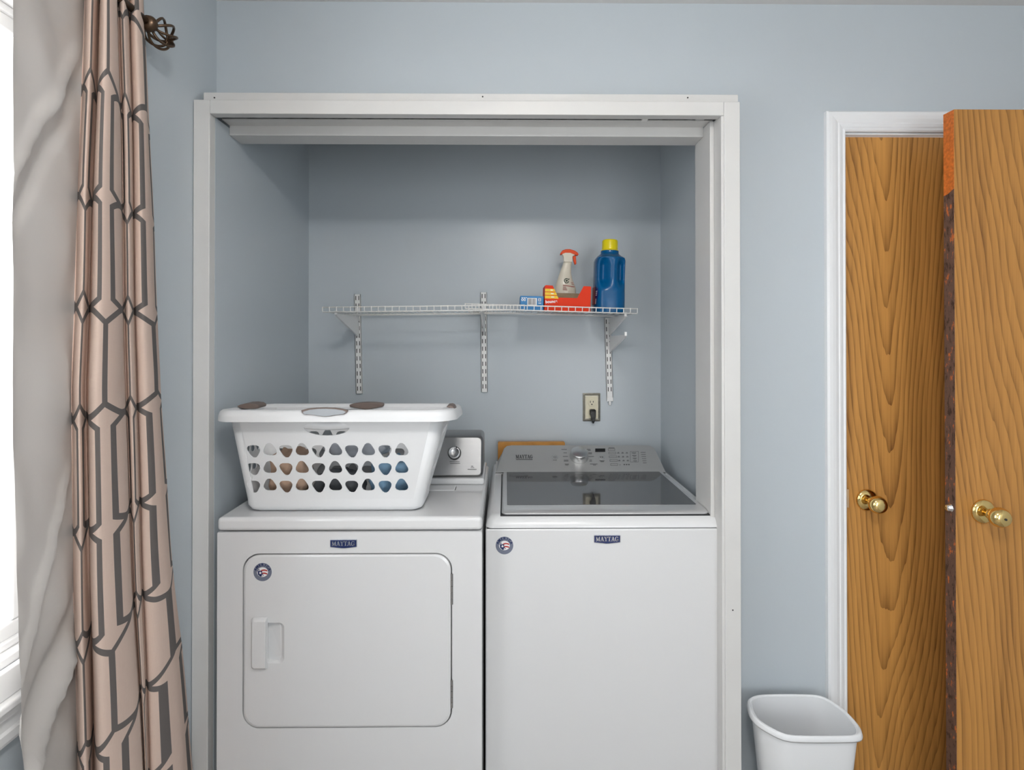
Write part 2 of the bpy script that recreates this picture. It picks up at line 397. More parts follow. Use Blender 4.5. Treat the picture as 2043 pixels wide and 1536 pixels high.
# closet casing: built-out frame
fr = sempty('trim_1', (0, YC, 0)); fr['label'] = 'cream painted casing framing the laundry closet opening'
obj('casing_board', B(XL+.001, XCL, YC, YC+.03, 0, 2.079), 'trim_paint', fr, bevel=.0025)
obj('casing_board', B(XCL, .622, YC, YC+.03, 2.039, 2.079), 'trim_paint', fr, bevel=.0025)
obj('casing_board', B(.622, .668, YC, YC+.03, 0, 2.079), 'trim_paint', fr, bevel=.0025)
obj('backing_board', B(XL+.012, .676, YC+.03, YW, 2.079, 2.113), 'trim_paint', fr, bevel=.002)
obj('backing_board', B(.668-.03, .680, YC+.03, YW, 0, 2.079), 'trim_paint', fr, bevel=.002)
obj('jamb_board', B(XJ, .638, YC+.004, YW+.056, 0, ZH), 'trim_paint', fr, bevel=.0015)
obj('jamb_stop', B(XJ-.012, XJ, YC+.055, YW+.056, 0, ZH), 'trim_paint', fr, bevel=.0015)
obj('head_board', B(XCL, XJ, YC+.03, YC+.040, 2.045, 2.079), 'trim_paint', fr)
obj('head_board', B(XCL, XJ, YC+.062, YC+.105, 2.047, 2.079), 'trim_paint', fr, bevel=.0015)
obj('head_board', B(XCL, XJ-.012, YC+.105, YW+.058, 2.018, 2.10), 'trim_paint', fr, bevel=.0015)
bm = BM(); box(bm, XCL+.004, XJ-.004, YC+.041, YC+.044, 2.050, 2.075); box(bm, XCL+.004, XJ-.004, YC+.058, YC+.061, 2.050, 2.075); box(bm, XCL+.004, XJ-.004, YC+.044, YC+.058, 2.073, 2.076)
obj('door_track', bm, 'track_metal', fr)
obj('track_bracket', B(.402, .418, YC+.041, YC+.061, 2.046, 2.052), 'steel_white', fr)
obj('track_bracket', B(.560, .585, YC+.042, YC+.060, 2.048, 2.054), 'hinge_steel', fr)
bm = BM(); lathe(bm, [(.0045, 0), (.0045, .02)], (.548, YC+.051, 2.050), 'Z', 10); obj('pivot_pin', bm, 'chrome', fr)
for px, py in ((428, 195), (963, 193), (1372, 195)):
    p = at(px, py, YC+.03); bm = BM(); lathe(bm, [(.0022, 0), (.0022, .0012)], (p.x, p.y, p.z), '-Y', 8); obj('nail_hole', bm, 'dark_gap', fr)
p = at(1462, 1217, YC); bm = BM(); lathe(bm, [(.002, 0), (.002, .001)], p, '-Y', 8); obj('nail_hole', bm, 'dark_gap', fr)

# closed door and its casing
dc = sempty('trim_2', (D1L, YW, 0)); dc['label'] = 'white moulded casing around the closed wooden door'
def colonial(a):    # casing cross-section: (across from inner edge, thickness)
    return [(0, 0), (0, .010), (.004, .013), (.010, .011), (.014, .014), (.022, .016), (.026, .0145), (.036, .018), (.046, .0195), (.056, .0195), (.061, .014), (.061, 0)]
prof = colonial(0)
bm = BM(); xi, zi = D1L+.005, D1T+.002; xo2 = D1R-.005
loops = []
for (sx, sz, zz) in ((-1, 0, 0),):
    pass
l0 = [(xi - a, YW - t, 0.0) for a, t in prof]; l1 = [(xi - a, YW - t, zi + a) for a, t in prof]
loft(bm, [l0, l1]); obj('casing_side', bm, 'door_trim_paint', dc)
bm = BM(); l2 = [(xo2 + a, YW - t, zi + a) for a, t in prof]; loft(bm, [l1, l2]); obj('casing_head', bm, 'door_trim_paint', dc)
bm = BM(); l3 = [(xo2 + a, YW - t, 0.0) for a, t in prof]; loft(bm, [l2, l3]); obj('casing_side', bm, 'door_trim_paint', dc)
bm = BM(); box(bm, D1L, D1L+.004, YW-.001, YW+.044, 0, D1T); box(bm, D1L, D1R, YW-.001, YW+.044, D1T-.004, D1T); box(bm, D1R-.004, D1R, YW-.001, YW+.044, 0, D1T)
obj('door_jamb', bm, 'door_trim_paint', dc)

def knob(parent, x, y, z, lock=False):
    bm = BM(); lathe(bm, [(.033, 0), (.033, .003), (.030, .007), (.022, .010), (.012, .011)], (x, y, z), '-Y', 32)
    k0 = obj('knob_rosette', bm, 'brass', parent, smooth=True)
    bm = BM(); lathe(bm, [(.011, .009), (.011, .020), (.0145, .022), (.0145, .026), (.012, .029), (.017, .034), (.024, .039), (.0262, .046), (.0255, .054), (.022, .061), (.018, .0645), (.010, .0655), (.002, .066)], (x, y, z), '-Y', 32)
    k = obj('knob', bm, 'brass', parent, smooth=True)
    if lock:
        bm = BM(); lathe(bm, [(.003, .0655), (.003, .0675)], (x, y, z), '-Y', 12); obj('privacy_hole', bm, 'dark_gap', k)
d1 = sempty('door_1', (D1L, YW+.006, 0)); d1['label'] = 'closed walnut veneer door with brass knob beside the waste bin'
obj('slab', B(D1L+.009, D1R-.006, YW+.006, YW+.041, .01, D1T-.009), 'walnut_closed', d1, bevel=.001)
p = at(1729, 997, YW+.006); knob(d1, p.x, YW+.006, p.z)
p = at(1691.5, 994, YW); bm = B(p.x-.0035, p.x+.003, YW-.002, YW+.02, p.z-.028, p.z+.028); obj('strike_plate', bm, 'brass_dull', d1, bevel=.001)

Y2 = 1.427
x2 = at(1905, 560, Y2).x; z2 = at(1950, 218, Y2).z
d2 = sempty('door_2', (x2, Y2, 0)); d2['label'] = 'open walnut veneer door swung in front of the closed door'
obj('slab', B(x2, x2+.762, Y2, Y2+.035, .012, z2), 'walnut_open', d2, bevel=.001)
zo = at(1895, 384, Y2+.018).z
prf = [(Y2+.001, .012), (Y2+.034, .012), (Y2+.034, zo-.006), (Y2+.020, zo-.004), (Y2+.001, zo+.006)]
bm = BM(); prismx(bm, prf, x2-.0012, x2+.0004); obj('edge_band', bm, 'edge_brown', d2)['label'] = 'chipped dark brown painted door edge'
bm = BM(); prismx(bm, [(Y2+.001, zo+.006), (Y2+.020, zo-.004), (Y2+.034, zo-.006), (Y2+.034, z2-.001), (Y2+.001, z2-.001)], x2-.0012, x2+.0004)
obj('edge_band', bm, 'edge_orange', d2)['label'] = 'bare orange wood at the top of the door edge'
p = at(1961, 1020, Y2); knob(d2, p.x, Y2, p.z, True); zk = p.z
bm = BM(); lathe(bm, [(.0115, 0), (.0115, .002), (.009, .003), (.0085, .010), (.006, .011)], (x2, Y2+.0175, zk+.004), '-X', 20); obj('latch_bolt', bm, 'chrome', d2, smooth=True)

# ------------------------------------------------------------------ windows
def window(n, win, label):
    y0, y1, z0, z1 = win
    W_ = sempty('window_%d' % n, (XL, (y0+y1)/2, z0)); W_['label'] = label
    def ring(name, xa, xb, a0, a1, b0, b1, wd, m='vinyl', bev=.003):
        bm = BM()
        box(bm, xa, xb, a0, a1, b0, b0+wd); box(bm, xa, xb, a0, a1, b1-wd, b1); box(bm, xa, xb, a0, a0+wd, b0+wd, b1-wd); box(bm, xa, xb, a1-wd, a1, b0+wd, b1-wd)
        return obj(name, bm, m, W_, bevel=bev)
    ring('frame', XL-.08, XL-.002, y0, y1, z0, z1, .018)
    ring('frame', XL-.072, XL-.022, y0+.018, y1-.018, z0+.018, z1-.018, .014)
    s = ring('sash', XL-.062, XL-.030, y0+.030, y1-.030, z0+.030, z1-.030, .030, bev=.005)
    gy0, gy1, gz0, gz1 = y0+.060, y1-.060, z0+.060, z1-.060
    ny, nz = 3, 4
    mt = .018
    pane = None
    for j in range(nz):
        for i in range(ny):
            a0 = gy0 + (gy1-gy0)*i/ny; a1 = gy0 + (gy1-gy0)*(i+1)/ny; b0 = gz0 + (gz1-gz0)*j/nz; b1 = gz0 + (gz1-gz0)*(j+1)/nz
            obj('pane', B(XL-.049, XL-.045, a0, a1, b0, b1), 'window_glass', s)
    for j in range(1, nz):
        b = gz0 + (gz1-gz0)*j/nz; obj('muntin', B(XL-.055, XL-.039, gy0-.004, gy1+.004, b-mt/2, b+mt/2), 'vinyl', s, bevel=.005)
    for i in range(1, ny):
        a = gy0 + (gy1-gy0)*i/ny; obj('muntin', B(XL-.054, XL-.040, a-mt/2, a+mt/2, gz0-.004, gz1+.004), 'vinyl', s, bevel=.005)
    # interior casing, stool and apron
    obj('casing', B(XL, XL+.016, y1-.004, y1+.050, z0+.004, z1+.055), 'vinyl', W_, bevel=.003)
    obj('casing', B(XL, XL+.016, y0-.050, y0+.004, z0+.004, z1+.055), 'vinyl', W_, bevel=.003)
    obj('casing', B(XL, XL+.016, y0+.004, y1-.004, z1-.004, z1+.055), 'vinyl', W_, bevel=.003)
    obj('casing', B(XL, XL+.013, y0-.05, y1+.05, z0-.046, z0+.004), 'vinyl', W_, bevel=.003)
    obj('stool', B(XL, XL+.026, y0-.06, y1+.056, z0-.064, z0-.046), 'vinyl', W_, bevel=.006, seg=3)
    bm = BM(); prismp = [(XL, z0-.126), (XL+.012, z0-.126), (XL+.014, z0-.120), (XL+.014, z0-.106), (XL+.009, z0-.102), (XL+.009, z0-.082), (XL+.016, z0-.078), (XL+.018, z0-.064), (XL, z0-.064)]
    loft(bm, [[(x, y0-.05, z) for x, z in prismp], [(x, y1+.05, z) for x, z in prismp]]); obj('apron', bm, 'vinyl', W_)
window(1, WIN1, 'white gridded window behind the curtain')
window(2, WIN2, 'second white gridded window further along the wall')

W3 = sempty('window_3', ((WIN3[0]+WIN3[1])/2, YR, WIN3[2])); W3['label'] = 'glazed white patio door behind the camera'
a, b, c, d = WIN3; xm = (a+b)/2
for (x0, x1) in ((a, xm+.03), (xm-.03, b)):
    k = 0 if x0 == a else .036; bm = BM()
    box(bm, x0, x1, YR-.05-k, YR-.02-k, c, c+.07); box(bm, x0, x1, YR-.05-k, YR-.02-k, d-.07, d); box(bm, x0, x0+.06, YR-.05-k, YR-.02-k, c+.07, d-.07); box(bm, x1-.06, x1, YR-.05-k, YR-.02-k, c+.07, d-.07)
    sh = obj('sash', bm, 'vinyl', W3, bevel=.004)
    obj('pane', B(x0+.06, x1-.06, YR-.037-k, YR-.033-k, c+.07, d-.07), 'window_glass', sh)
# ------------------------------------------------------------------ ceiling lamp (out of view, lights the room)
lx, ly = LAMP_POS
lm = thing('ceiling_lamp', 'round frosted glass ceiling lamp on a short brass stem', 'lamp', (lx, ly, ZC))
bm = BM(); lathe(bm, [(.02, 0), (.07, 0), (.072, -.012), (.065, -.022), (.012, -.022)], (lx, ly, ZC), 'Z', 36); obj('lamp_base', bm, 'brass_dull', lm, smooth=True)
bm = BM(); lathe(bm, [(.012, -.022), (.012, -.085)], (lx, ly, ZC), 'Z', 16); obj('lamp_stem', bm, 'brass_dull', lm)
bm = BM(); lathe(bm, [(.02, -.085), (.150, -.090), (.155, -.105), (.135, -.135), (.10, -.155), (.05, -.168), (.005, -.172)], (lx, ly, ZC), 'Z', 36); obj('lamp_dome', bm, 'lamp_glass', lm, smooth=True)

# ------------------------------------------------------------------ curtain
# control points at mid height: (px, X) ; px columns remapped towards top and bottom
ctrl = [(35,-.790),(62,-.806),(95,-.818),(128,-.832),(149,-.846),(151,-.838),(156,-.818),(166,-.808),(174,-.818),(178,-.842),(179.5,-.858),(181,-.835),(184,-.800),(196,-.783),(214,-.778),(234,-.783),(248,-.797),(253,-.824),(256,-.838),(260,-.822),(268,-.815),(275,-.828),(277,-.845),(282,-.826),(298,-.812),(314,-.818),(320,-.838),(325,-.862)]
NLIN = 4
kmid = [35, 151, 179.5, 254, 276, 325]
ktop = [31, 172, 200, 240, 262, 297]
kbot = [66, 166, 197, 287, 298, 369]
def interp(x, xs, ys):
    for i in range(len(xs)-1):
        if x <= xs[i+1] or i == len(xs)-2:
            return ys[i] + (ys[i+1]-ys[i])*(x-xs[i])/(xs[i+1]-xs[i])
def catmull(P, n):
    out = []
    for i in range(len(P)-1):
        p0 = P[max(i-1, 0)]; p1 = P[i]; p2 = P[i+1]; p3 = P[min(i+2, len(P)-1)]
        for k in range(n):
            t = k/n; out.append(tuple(.5*((2*b)+(-a+c)*t+(2*a-5*b+4*c-d)*t*t+(-a+3*b-3*c+d)*t**3) for a, b, c, d in zip(p0, p1, p2, p3)))
    out.append(P[-1]); return out
SUB = 7
dense = catmull(ctrl, SUB)
ZT, ZBm = 2.235, 0.03
NZ = 110
def plan(h):     # h 0 bottom .. 1 top ; returns list of (X,Y)
    z = ZBm + (ZT-ZBm)*h
    out = []
    zt, zm, zb = 2.02, 1.32, 0.58
    for px, X in dense:
        a = interp(px, kmid, ktop); b = interp(px, kmid, kbot)
        if z >= zm:
            t = (z-zm)/(zt-zm); q = px + (a-px)*t
        else:
            t = (zm-z)/(zm-zb); q = px + (b-px)*(t**1.35 if t < 1 else t)
        out.append((X, X*F/(q-1008.0)))
    return out
mid = plan((1.3-ZBm)/(ZT-ZBm)); arc = [0]
for (a, b), (c, d) in zip(mid, mid[1:]): arc.append(arc[-1] + math.hypot(c-a, d-b))
KPX = [35, 151, 166, 179.5, 215, 252, 275, 318, 325]; KU = [-6.0, -1.55, -1.0, -.5, 0, .5, 1.5, 2.0, 2.35]
icol = min(range(len(dense)), key=lambda i: abs(dense[i][0]-215))
cur = thing('window_curtain', 'pale lined curtain with dark trellis print hanging from the bronze rod', 'curtain', (-.82, 1.1, 0))
def curtain_part(name, i0, i1, m, lining):
    bm = BM(); uvl = bm.loops.layers.uv.new('print'); rows = []
    for j in range(NZ+1):
        h = j/NZ; P = plan(h); z = ZBm + (ZT-ZBm)*h; row = []
        for i in range(i0, i1+1):
            X, Y = P[i]
            if lining:
                e = min(1, (i1-i)/6)*min(1, (i-i0)/4+.15)
                s = (Y-1.0)*.9 + (z-1.2)*1.0
                wv = noise.noise(Vector((s*6.0, (z-Y*2)*2.2, 3.1)))*.014 + noise.noise(Vector((s*15, (z-Y*1.5)*3.5, 8)))*.006
                fold = 0.0
                for (zc, slope, am, wd) in ((1.80, .95, .007, .018), (1.72, 1.0, -.006, .02), (.72, .55, .013, .020), (.80, .5, -.009, .03), (.98, 1.2, .006, .02)):
                    dd = (z - zc - slope*(Y-.93)*1.6); fold += am*math.exp(-(dd/wd)**2)
                X += (wv*1.3 + fold*1.7)*e
            else:
                X += .0025*noise.noise(Vector((Y*9, z*2.3, 1)))
                Y += .004*noise.noise(Vector((Y*14, z*3.1, 5)))
            row.append((bm.verts.new((X, Y, z)), interp(dense[i][0], KPX, KU)*PU, z-1.250))
        rows.append(row)
    for a, b in zip(rows, rows[1:]):
        for i in range(len(a)-1):
            q = (a[i], a[i+1], b[i+1], b[i]); f = bm.faces.new([v[0] for v in q])
            for lp, v in zip(f.loops, q): lp[uvl].uv = (v[1], v[2])
    o = obj(name, bm, m, cur, smooth=True)
    return o
obj_l = curtain_part('lining', 0, (NLIN)*SUB, 'curtain_lining', True); obj_l['label'] = 'plain off-white lining turned towards the room'
obj_p = curtain_part('printed_panel', NLIN*SUB, len(dense)-1, 'curtain_print', False)

# rod with cage finial
pf = at(297, 55, 1.205); XRd = -.822
pe = at(321, 66, XRd*F/(321-1008.0)); yf, zf = pe.y, pe.z
rod = thing('curtain_rod', 'bronze curtain rod ending in an openwork cage ball finial', 'curtain rod', (XRd, yf, zf))
bm = BM(); tube(bm, [(XRd, WIN1[0]-.15, zf), (XRd, yf-.052, zf)], .008, 14); obj('rod', bm, 'bronze', rod, smooth=True)
bm = BM(); lathe(bm, [(.004, -.050), (.014, -.048), (.018, -.040), (.018, -.034), (.013, -.026), (.006, -.022)], (XRd, yf, zf), 'Y', 20); obj('finial_collar', bm, 'bronze', rod, smooth=True)
for k in range(8):
    bm = BM(); pts = []
    for i in range(29):
        t = i/28; a = PI*t; R = .031*math.sin(a)+.003; tw = 2*PI*k/8 + t*1.1
        pts.append((XRd + R*math.cos(tw), yf - .028 + .060*(.5-.5*math.cos(a)), zf + R*math.sin(tw)))
    tube(bm, pts, .0031, 6); obj('cage_wire', bm, 'bronze', rod, smooth=True)
bm = BM(); lathe(bm, [(.002, .030), (.007, .032), (.009, .037), (.006, .043), (.001, .045)], (XRd, yf, zf), 'Y', 14); obj('finial_tip', bm, 'bronze', rod, smooth=True)
yb_ = 1.0
bm = BM(); tube(bm, [(XRd, yb_, zf), (XL+.012, yb_, zf-.015), (XL+.004, yb_, zf-.015)], .005, 8); box(bm, XL, XL+.006, yb_-.012, yb_+.012, zf-.05, zf+.02); obj('rod_bracket', bm, 'bronze', rod)

# ================================================================== DRYER
YD = 1.447
dx0, dx1 = atx(433, YD, 1200), atx(961.5, YD, 1200)
zs = atz(1059, YD, 700)
dry = thing('clothes_dryer', 'white front-loading dryer on the left under the laundry basket', 'dryer', ((dx0+dx1)/2, 1.73, 0))
ddx0, ddx1, ddz1, ddz0 = atx(484, YD, 1280), atx(902, YD, 1280), atz(1103.5, YD, 690), atz(1452, YD, 690)
ZDT = .9135
hole = rrect(ddx0, ddx1, ddz0, ddz1, .046, 8)
bm = BM(); box(bm, dx0, dx1, YD+.018, 2.03, .02, zs-.003)
l = sheet(bm, rrect(dx0, dx1, .02, zs-.003, .003, 3), [hole], lambda a, b: (a, YD, b))
# returns: outer and hole edges going back
for lp in l:
    back = [bm.verts.new((v.co.x, YD+.018, v.co.z)) for v in lp]
    for i in range(len(lp)):
        j = (i+1) % len(lp); bm.faces.new((lp[i], lp[j], back[j], back[i]))
obj('cabinet', bm, 'enamel', dry)
gp = .0028
dpoly = rrect(ddx0+gp, ddx1-gp, ddz0+gp, ddz1-gp, .046-gp, 8)
def inset(poly, d):
    cx = sum(p[0] for p in poly)/len(poly); cz = sum(p[1] for p in poly)/len(poly); out = []
    xs = [p[0] for p in poly]; zs_ = [p[1] for p in poly]; hx = (max(xs)-min(xs))/2; hz = (max(zs_)-min(zs_))/2
    return [((x-cx)*(hx-d)/hx+cx, (z-cz)*(hz-d)/hz+cz) for x, z in poly]
# handle pocket: raised grip left, scoop right
hx0, hx1, hx2 = atx(503, YD, 1280), atx(535.5, YD, 1280), atx(568, YD, 1280)
hz0, hz1 = atz(1332, YD, 535), atz(1229, YD, 535)
sz0, sz1 = atz(1322, YD, 560), atz(1241, YD, 560)
scoop = rrect(hx1-.004, hx2, sz0, sz1, (.014, .002, .002, .014), 5)
bm = BM()
outer = inset(dpoly, .006)
L = sheet(bm, outer, [scoop], lambda a, b: (a, YD-.003, b))
rim1 = [bm.verts.new((x, YD-.001, z)) for x, z in inset(dpoly, .001)]; rim2 = [bm.verts.new((x, YD+.015, z)) for x, z in dpoly]
for A_, B_ in ((L[0], rim1), (rim1, rim2)):
    for i in range(len(A_)):
        j = (i+1) % len(A_); bm.faces.new((A_[i], A_[j], B_[j], B_[i]))
# scoop floor slopes back towards the grip
sc = [bm.verts.new((x + (.010 if x > (hx1+hx2)/2 else 0)*-1, YD + (.013 if x < (hx1+hx2)/2 else .004), z*1.0 + (-.004 if z > (sz0+sz1)/2 else .004))) for x, z in scoop]
for i in range(len(sc)):
    j = (i+1) % len(sc); bm.faces.new((L[1][i], L[1][j], sc[j], sc[i]))
bm.faces.new(sc)
door = obj('door', bm, 'enamel', dry)
bm = BM(); hp = rrect(hx0, hx1, hz0, hz1, (.002, .009, .009, .002), 5); hp2 = rrect(hx0+.007, hx1-.001, hz0+.008, hz1-.007, (.002, .007, .007, .002), 5)
loft(bm, [[(x, YD-.003, z) for x, z in hp], [(x, YD-.010, z) for x, z in inset(hp, .002)], [(x, YD-.0155, z) for x, z in hp2]])
obj('door_handle', bm, 'enamel', door, bevel=.0015)
for (ya, yb2) in ((1144, 1206), (1356, 1412)):
    p0 = at(900, ya, YD); p1 = at(899, yb2, YD)
    bm = BM(); n = 5; hgt = (p0.z-p1.z)/n
    for k in range(n):
        lathe(bm, [(.0042, k*hgt+.0006), (.0042, (k+1)*hgt-.0006)], (ddx1-.001, YD+.001, p1.z), 'Z', 10)
    obj('hinge', bm, 'hinge_steel', door)
# top panel
bm = B(dx0-.001, dx1+.001, YD-.002, 2.03, zs, ZDT); obj('top_panel', bm, 'enamel_top', dry, bevel=.011, seg=4)
# rear ledge, lint lid, console
xe = dx1-.006
obj('console_ledge', B(dx0+.004, xe, 1.757, 2.00, ZDT, ZDT+.022), 'enamel_top', dry, bevel=.008, seg=3)
bm = B(dx1-.34, dx1-.100, 1.695, 1.752, ZDT-.004, ZDT+.002); ll = obj('lint_lid', bm, 'enamel_top', dry, bevel=.003)
obj('lid_gap', B(dx1-.099, dx1-.097, 1.700, 1.738, ZDT-.001, ZDT+.0006), 'dark_gap', dry)
zc0, zc1 = atz(952, 1.768, 920), atz(869, 1.815, 920); nrm = None
poly = rrect(dx0+.006, dx1-.010, 0, 1, 0, 1)
def cons(x, t, off=0.0):   # face of the dryer console
    return (x, 1.768 + .047*t + off, zc0 + (zc1-zc0)*t)
cp = rrect(dx0+.008, dx1-.012, 0.0, zc1-zc0, (.016, .016, .012, .012), 5)
Hc = zc1-zc0
bm = BM(); cb = [(x, 1.778+.047*z/Hc, zc0+z) for x, z in cp]; cf = [(x, 1.768+.047*z/Hc-.0, zc0+z) for x, z in inset(cp, .006)]
bk = [(x, 1.93, zc0+z) for x, z in cp]
loft(bm, [bk, cb, cf]); con = obj('console', bm, 'console_steel', dry, bevel=.002)
dn = Vector((0, -Hc, .047)).normalized(); dp0 = Vector((0, 1.768, zc0))
def frame_from(n):      # rotation whose +Z is n, +X is world X
    z = n.normalized(); x = Vector((1, 0, 0)); y = z.cross(x).normalized(); return Matrix((x, y, z)).transposed()
kp = onp(907, 904, dp0, dn); fm = frame_from(dn)
bm = BM(); lathe(bm, [(.0225, 0), (.0225, .004), (.0215, .006)], kp, n=32, mtx=fm); kb = obj('knob_skirt', bm, 'black_plastic', con, smooth=False)
bm = BM(); lathe(bm, [(.0205, .004), (.020, .018), (.0185, .0215), (.0155, .021), (.0150, .0195), (.003, .0195)], kp, n=32, mtx=fm); kk = obj('knob', bm, 'knob_steel', con, smooth=True)
kd = onp(912, 894, dp0, dn); bm = BM(); lathe(bm, [(.0025, .020), (.0025, .0225)], kd, n=10, mtx=fm); obj('knob_pointer', bm, 'black_plastic', kk)
def marks(name, rects, p0, n, m, parent, lift=.0007):
    bm = BM()
    for (a, b, c, d) in rects:
        q = [onp(x, y, p0, n) + n*lift for x, y in ((a, b), (c, b), (c, d), (a, d))]
        bm.faces.new([bm.verts.new(v) for v in q])
    o = obj(name, bm, m, parent)
    if len(rects) > 1: o['kind'] = 'stuff'
    return o
marks('console_print', [(897, 920.5, 917, 921.7), (898, 924, 918, 925.2), (933, 935.6, 951, 937.2), (939, 932.5, 946, 933.6), (940, 929.2, 944, 931)], dp0, dn, 'ink_soft', con)

# badges & stickers
def badge(parent, cx, cy, Y, wpx=53, hpx=15):
    p = at(cx, cy, Y); s = Y/F; w2 = wpx*s/2; h2 = hpx*s/2
    def poly(k, t): return [(p.x-w2+k, p.z+h2-k), (p.x+w2-k, p.z+h2-k), (p.x+w2-k, p.z-h2+k), (p.x+.004, p.z-h2-.0035+k), (p.x-.004, p.z-h2-.0035+k), (p.x-w2+k, p.z-h2+k)]
    bm = BM(); prism(bm, poly(0, 0), Y-.0035, Y+.001); bd = obj('badge', bm, 'badge_silver', parent, bevel=.0008)
    bm = BM(); prism(bm, poly(.0014, 0), Y-.0042, Y-.003); fc = obj('badge_face', bm, 'badge_navy', bd)
    ps, wd = serif('MAYTAG'); k = (wpx*s*.86)/wd; hh = hpx*s*.62
    bm = BM()
    for q in ps: flat(bm, q, lambda a, b: (p.x - wd*k/2 + a*k, Y-.0046, p.z - hh/2 + b*hh))
    obj('badge_lettering', bm, 'badge_silver', bd)
def sticker(parent, cx, cy, Y, dpx):
    p = at(cx, cy, Y); r = dpx/2*Y/F
    bm = BM(); lathe(bm, [(r, 0), (r, .0006)], (p.x, Y, p.z), '-Y', 40); st = obj('sticker', bm, 'sticker_slate', parent)
    ri = r*.62; y = Y-.0008
    bm = BM(); flat(bm, [(ri*.98*math.cos(2*PI*i/28)+.1*ri, ri*.86*math.sin(2*PI*i/28)) for i in range(28)], lambda a, b: (p.x+a-.1*ri, y, p.z+b)); obj('sticker_flag', bm, 'print_white', st)
    bm = BM()
    for k in range(2):
        up = []; dnw = []
        for i in range(9):
            t = i/8; x = -.25*ri + 1.12*ri*t; z = ri*(.38 - .55*k) + ri*.16*math.sin(t*PI*.9) - .10*ri*t
            up.append((x, z)); dnw.append((x, z-.24*ri))
        flat(bm, up + dnw[::-1], lambda a, b: (p.x+a, y-.0004, p.z+b))
    obj('sticker_stripes', bm, 'sticker_red', st)
    bm = BM(); flat(bm, [(-.88, .32), (-.62, .62), (-.45, .30), (-.05, .18), (-.02, -.30), (.25, -.52), (.10, -.72), (-.35, -.78), (-.78, -.42)], lambda a, b: (p.x+a*ri, y-.0006, p.z+b*ri)); obj('sticker_canton', bm, 'badge_navy', st)
    bm = BM()
    for (sx, sz, sr) in ((-.36, -.12, .30), (.0, -.58, .2), (-.62, .30, .16)):
        pts = []
        for i in range(10):
            a = PI/2 + i*PI/5; rr = sr if i % 2 == 0 else sr*.42; pts.append((sx + rr*math.cos(a), sz + rr*math.sin(a)))
        flat(bm, pts, lambda a, b: (p.x+a*ri, y-.0008, p.z+b*ri))
    obj('sticker_stars', bm, 'print_white', st)
    bm = BM()
    for i, ch in enumerate('AMERICA'):
        a = math.radians(68 - i*136/6); R = r*.80
        text_into(bm, ch, r*.40, facing(p.x + R*math.sin(-a), y-.0004, p.z + R*math.cos(a), a), bold=.0003)
    obj('sticker_lettering', bm, 'badge_navy', st)
badge(dry, 686, 1083, YD)
sticker(door, 524, 1141, YD-.003, 36)

# ================================================================== WASHER
YWa = 1.519
wx0, wx1 = atx(968.5, YWa, 1200), atx(1449, YWa, 1200)
wzs = atz(1053.5, YWa, 1200); ZDK = .886
was = thing('washing_machine', 'white top-loading washer with dark glass lid on the right', 'washing machine', ((wx0+wx1)/2, 1.85, 0))
obj('cabinet', B(wx0, wx1, YWa, 2.17, .02, wzs-.0015), 'enamel', was, bevel=.006, seg=3)
obj('seam', B(wx0+.004, wx1-.004, YWa+.003, 2.16, wzs-.002, wzs+.001), 'dark_gap', was)
bm = BM()
def dl(i, y0, z): return [(x, y, z) for x, y in rrect(wx0+i, wx1-i, y0, 2.17, (.004, .004, .02, .02), 4)]
loft(bm, [dl(0, YWa, wzs+.0005), dl(.001, YWa+.001, wzs+.006), dl(.005, YWa+.008, wzs+.018), dl(.012, YWa+.018, ZDK-.004), dl(.020, YWa+.028, ZDK)])
obj('top_deck', bm, 'enamel_top', was, bevel=.003)
lx0, lx1 = atx(1001, 1.545, 1024), atx(1415, 1.545, 1024); ly0, ly1 = 1.543, 1.988
obj('lid_recess', B(lx0-.004, lx1+.004, ly0-.003, ly1+.01, ZDK-.004, ZDK+.0008), 'dark_gap', was)
def ll_(i, j, z): return [(x, y, z) for x, y in rrect(lx0+i, lx1-i, ly0+j, ly1, (.003, .003, .016, .016), 5)]
bm = BM(); loft(bm, [ll_(0, 0, ZDK+.001), ll_(0, 0, ZDK+.004), ll_(.002, .004, ZDK+.0075), ll_(.004, .012, ZDK+.010), ll_(.006, .022, ZDK+.0105)])
lid = obj('lid', bm, 'trim_steel', was, bevel=.0012)
gx0, gx1 = lx0+.016, lx1-.018
bm = BM(); g = [(x, y) for x, y in rrect(gx0, gx1, ly0+.058, ly1-.001, .004, 3)]
loft(bm, [[(x, y, ZDK+.0100) for x, y in g], [(x, y, ZDK+.0118) for x, y in g]]); gl_ = obj('lid_glass', bm, 'lid_glass', lid)
gn = Vector((0, 0, 1)); gp0 = Vector((0, 0, ZDK+.0120))
marks('lid_print', [(1017, 946, 1053, 949)], gp0, gn, 'ink_soft', gl_, .0002)
# console
cy0, cz0, cy1, cz1 = 1.990, ZDK+.012, 2.118, atz(888.5, 2.118, 1150)
wn = Vector((0, -(cz1-cz0), cy1-cy0)).normalized(); wp0 = Vector((0, cy0, cz0))
out = [(988, 942), (1329, 942), (1326, 935), (1318, 918), (1310, 901), (1305, 893.5), (1299, 889.5), (1290, 888), (1020, 888), (1010, 889.5), (1005, 894), (1002, 902)]
face = [onp(a, b, wp0, wn) for a, b in out]
cen = sum(face, Vector())/len(face)
bm = BM()
r0 = [cen + (v-cen)*.992 for v in face]
r1 = [v - wn*.004 + Vector((0, .002, 0)) for v in face]
r2 = [Vector((v.x, max(v.y+.012, 2.02) if v.z > cz0+.01 else v.y+.02, v.z-.012)) for v in face]
r3 = [Vector((v.x, 2.165, max(ZDK-.001, min(v.z-.02, .95)))) for v in face]
loft(bm, [r3, r2, r1, r0]); wcon = obj('console', bm, 'washer_steel', was, bevel=.0015)
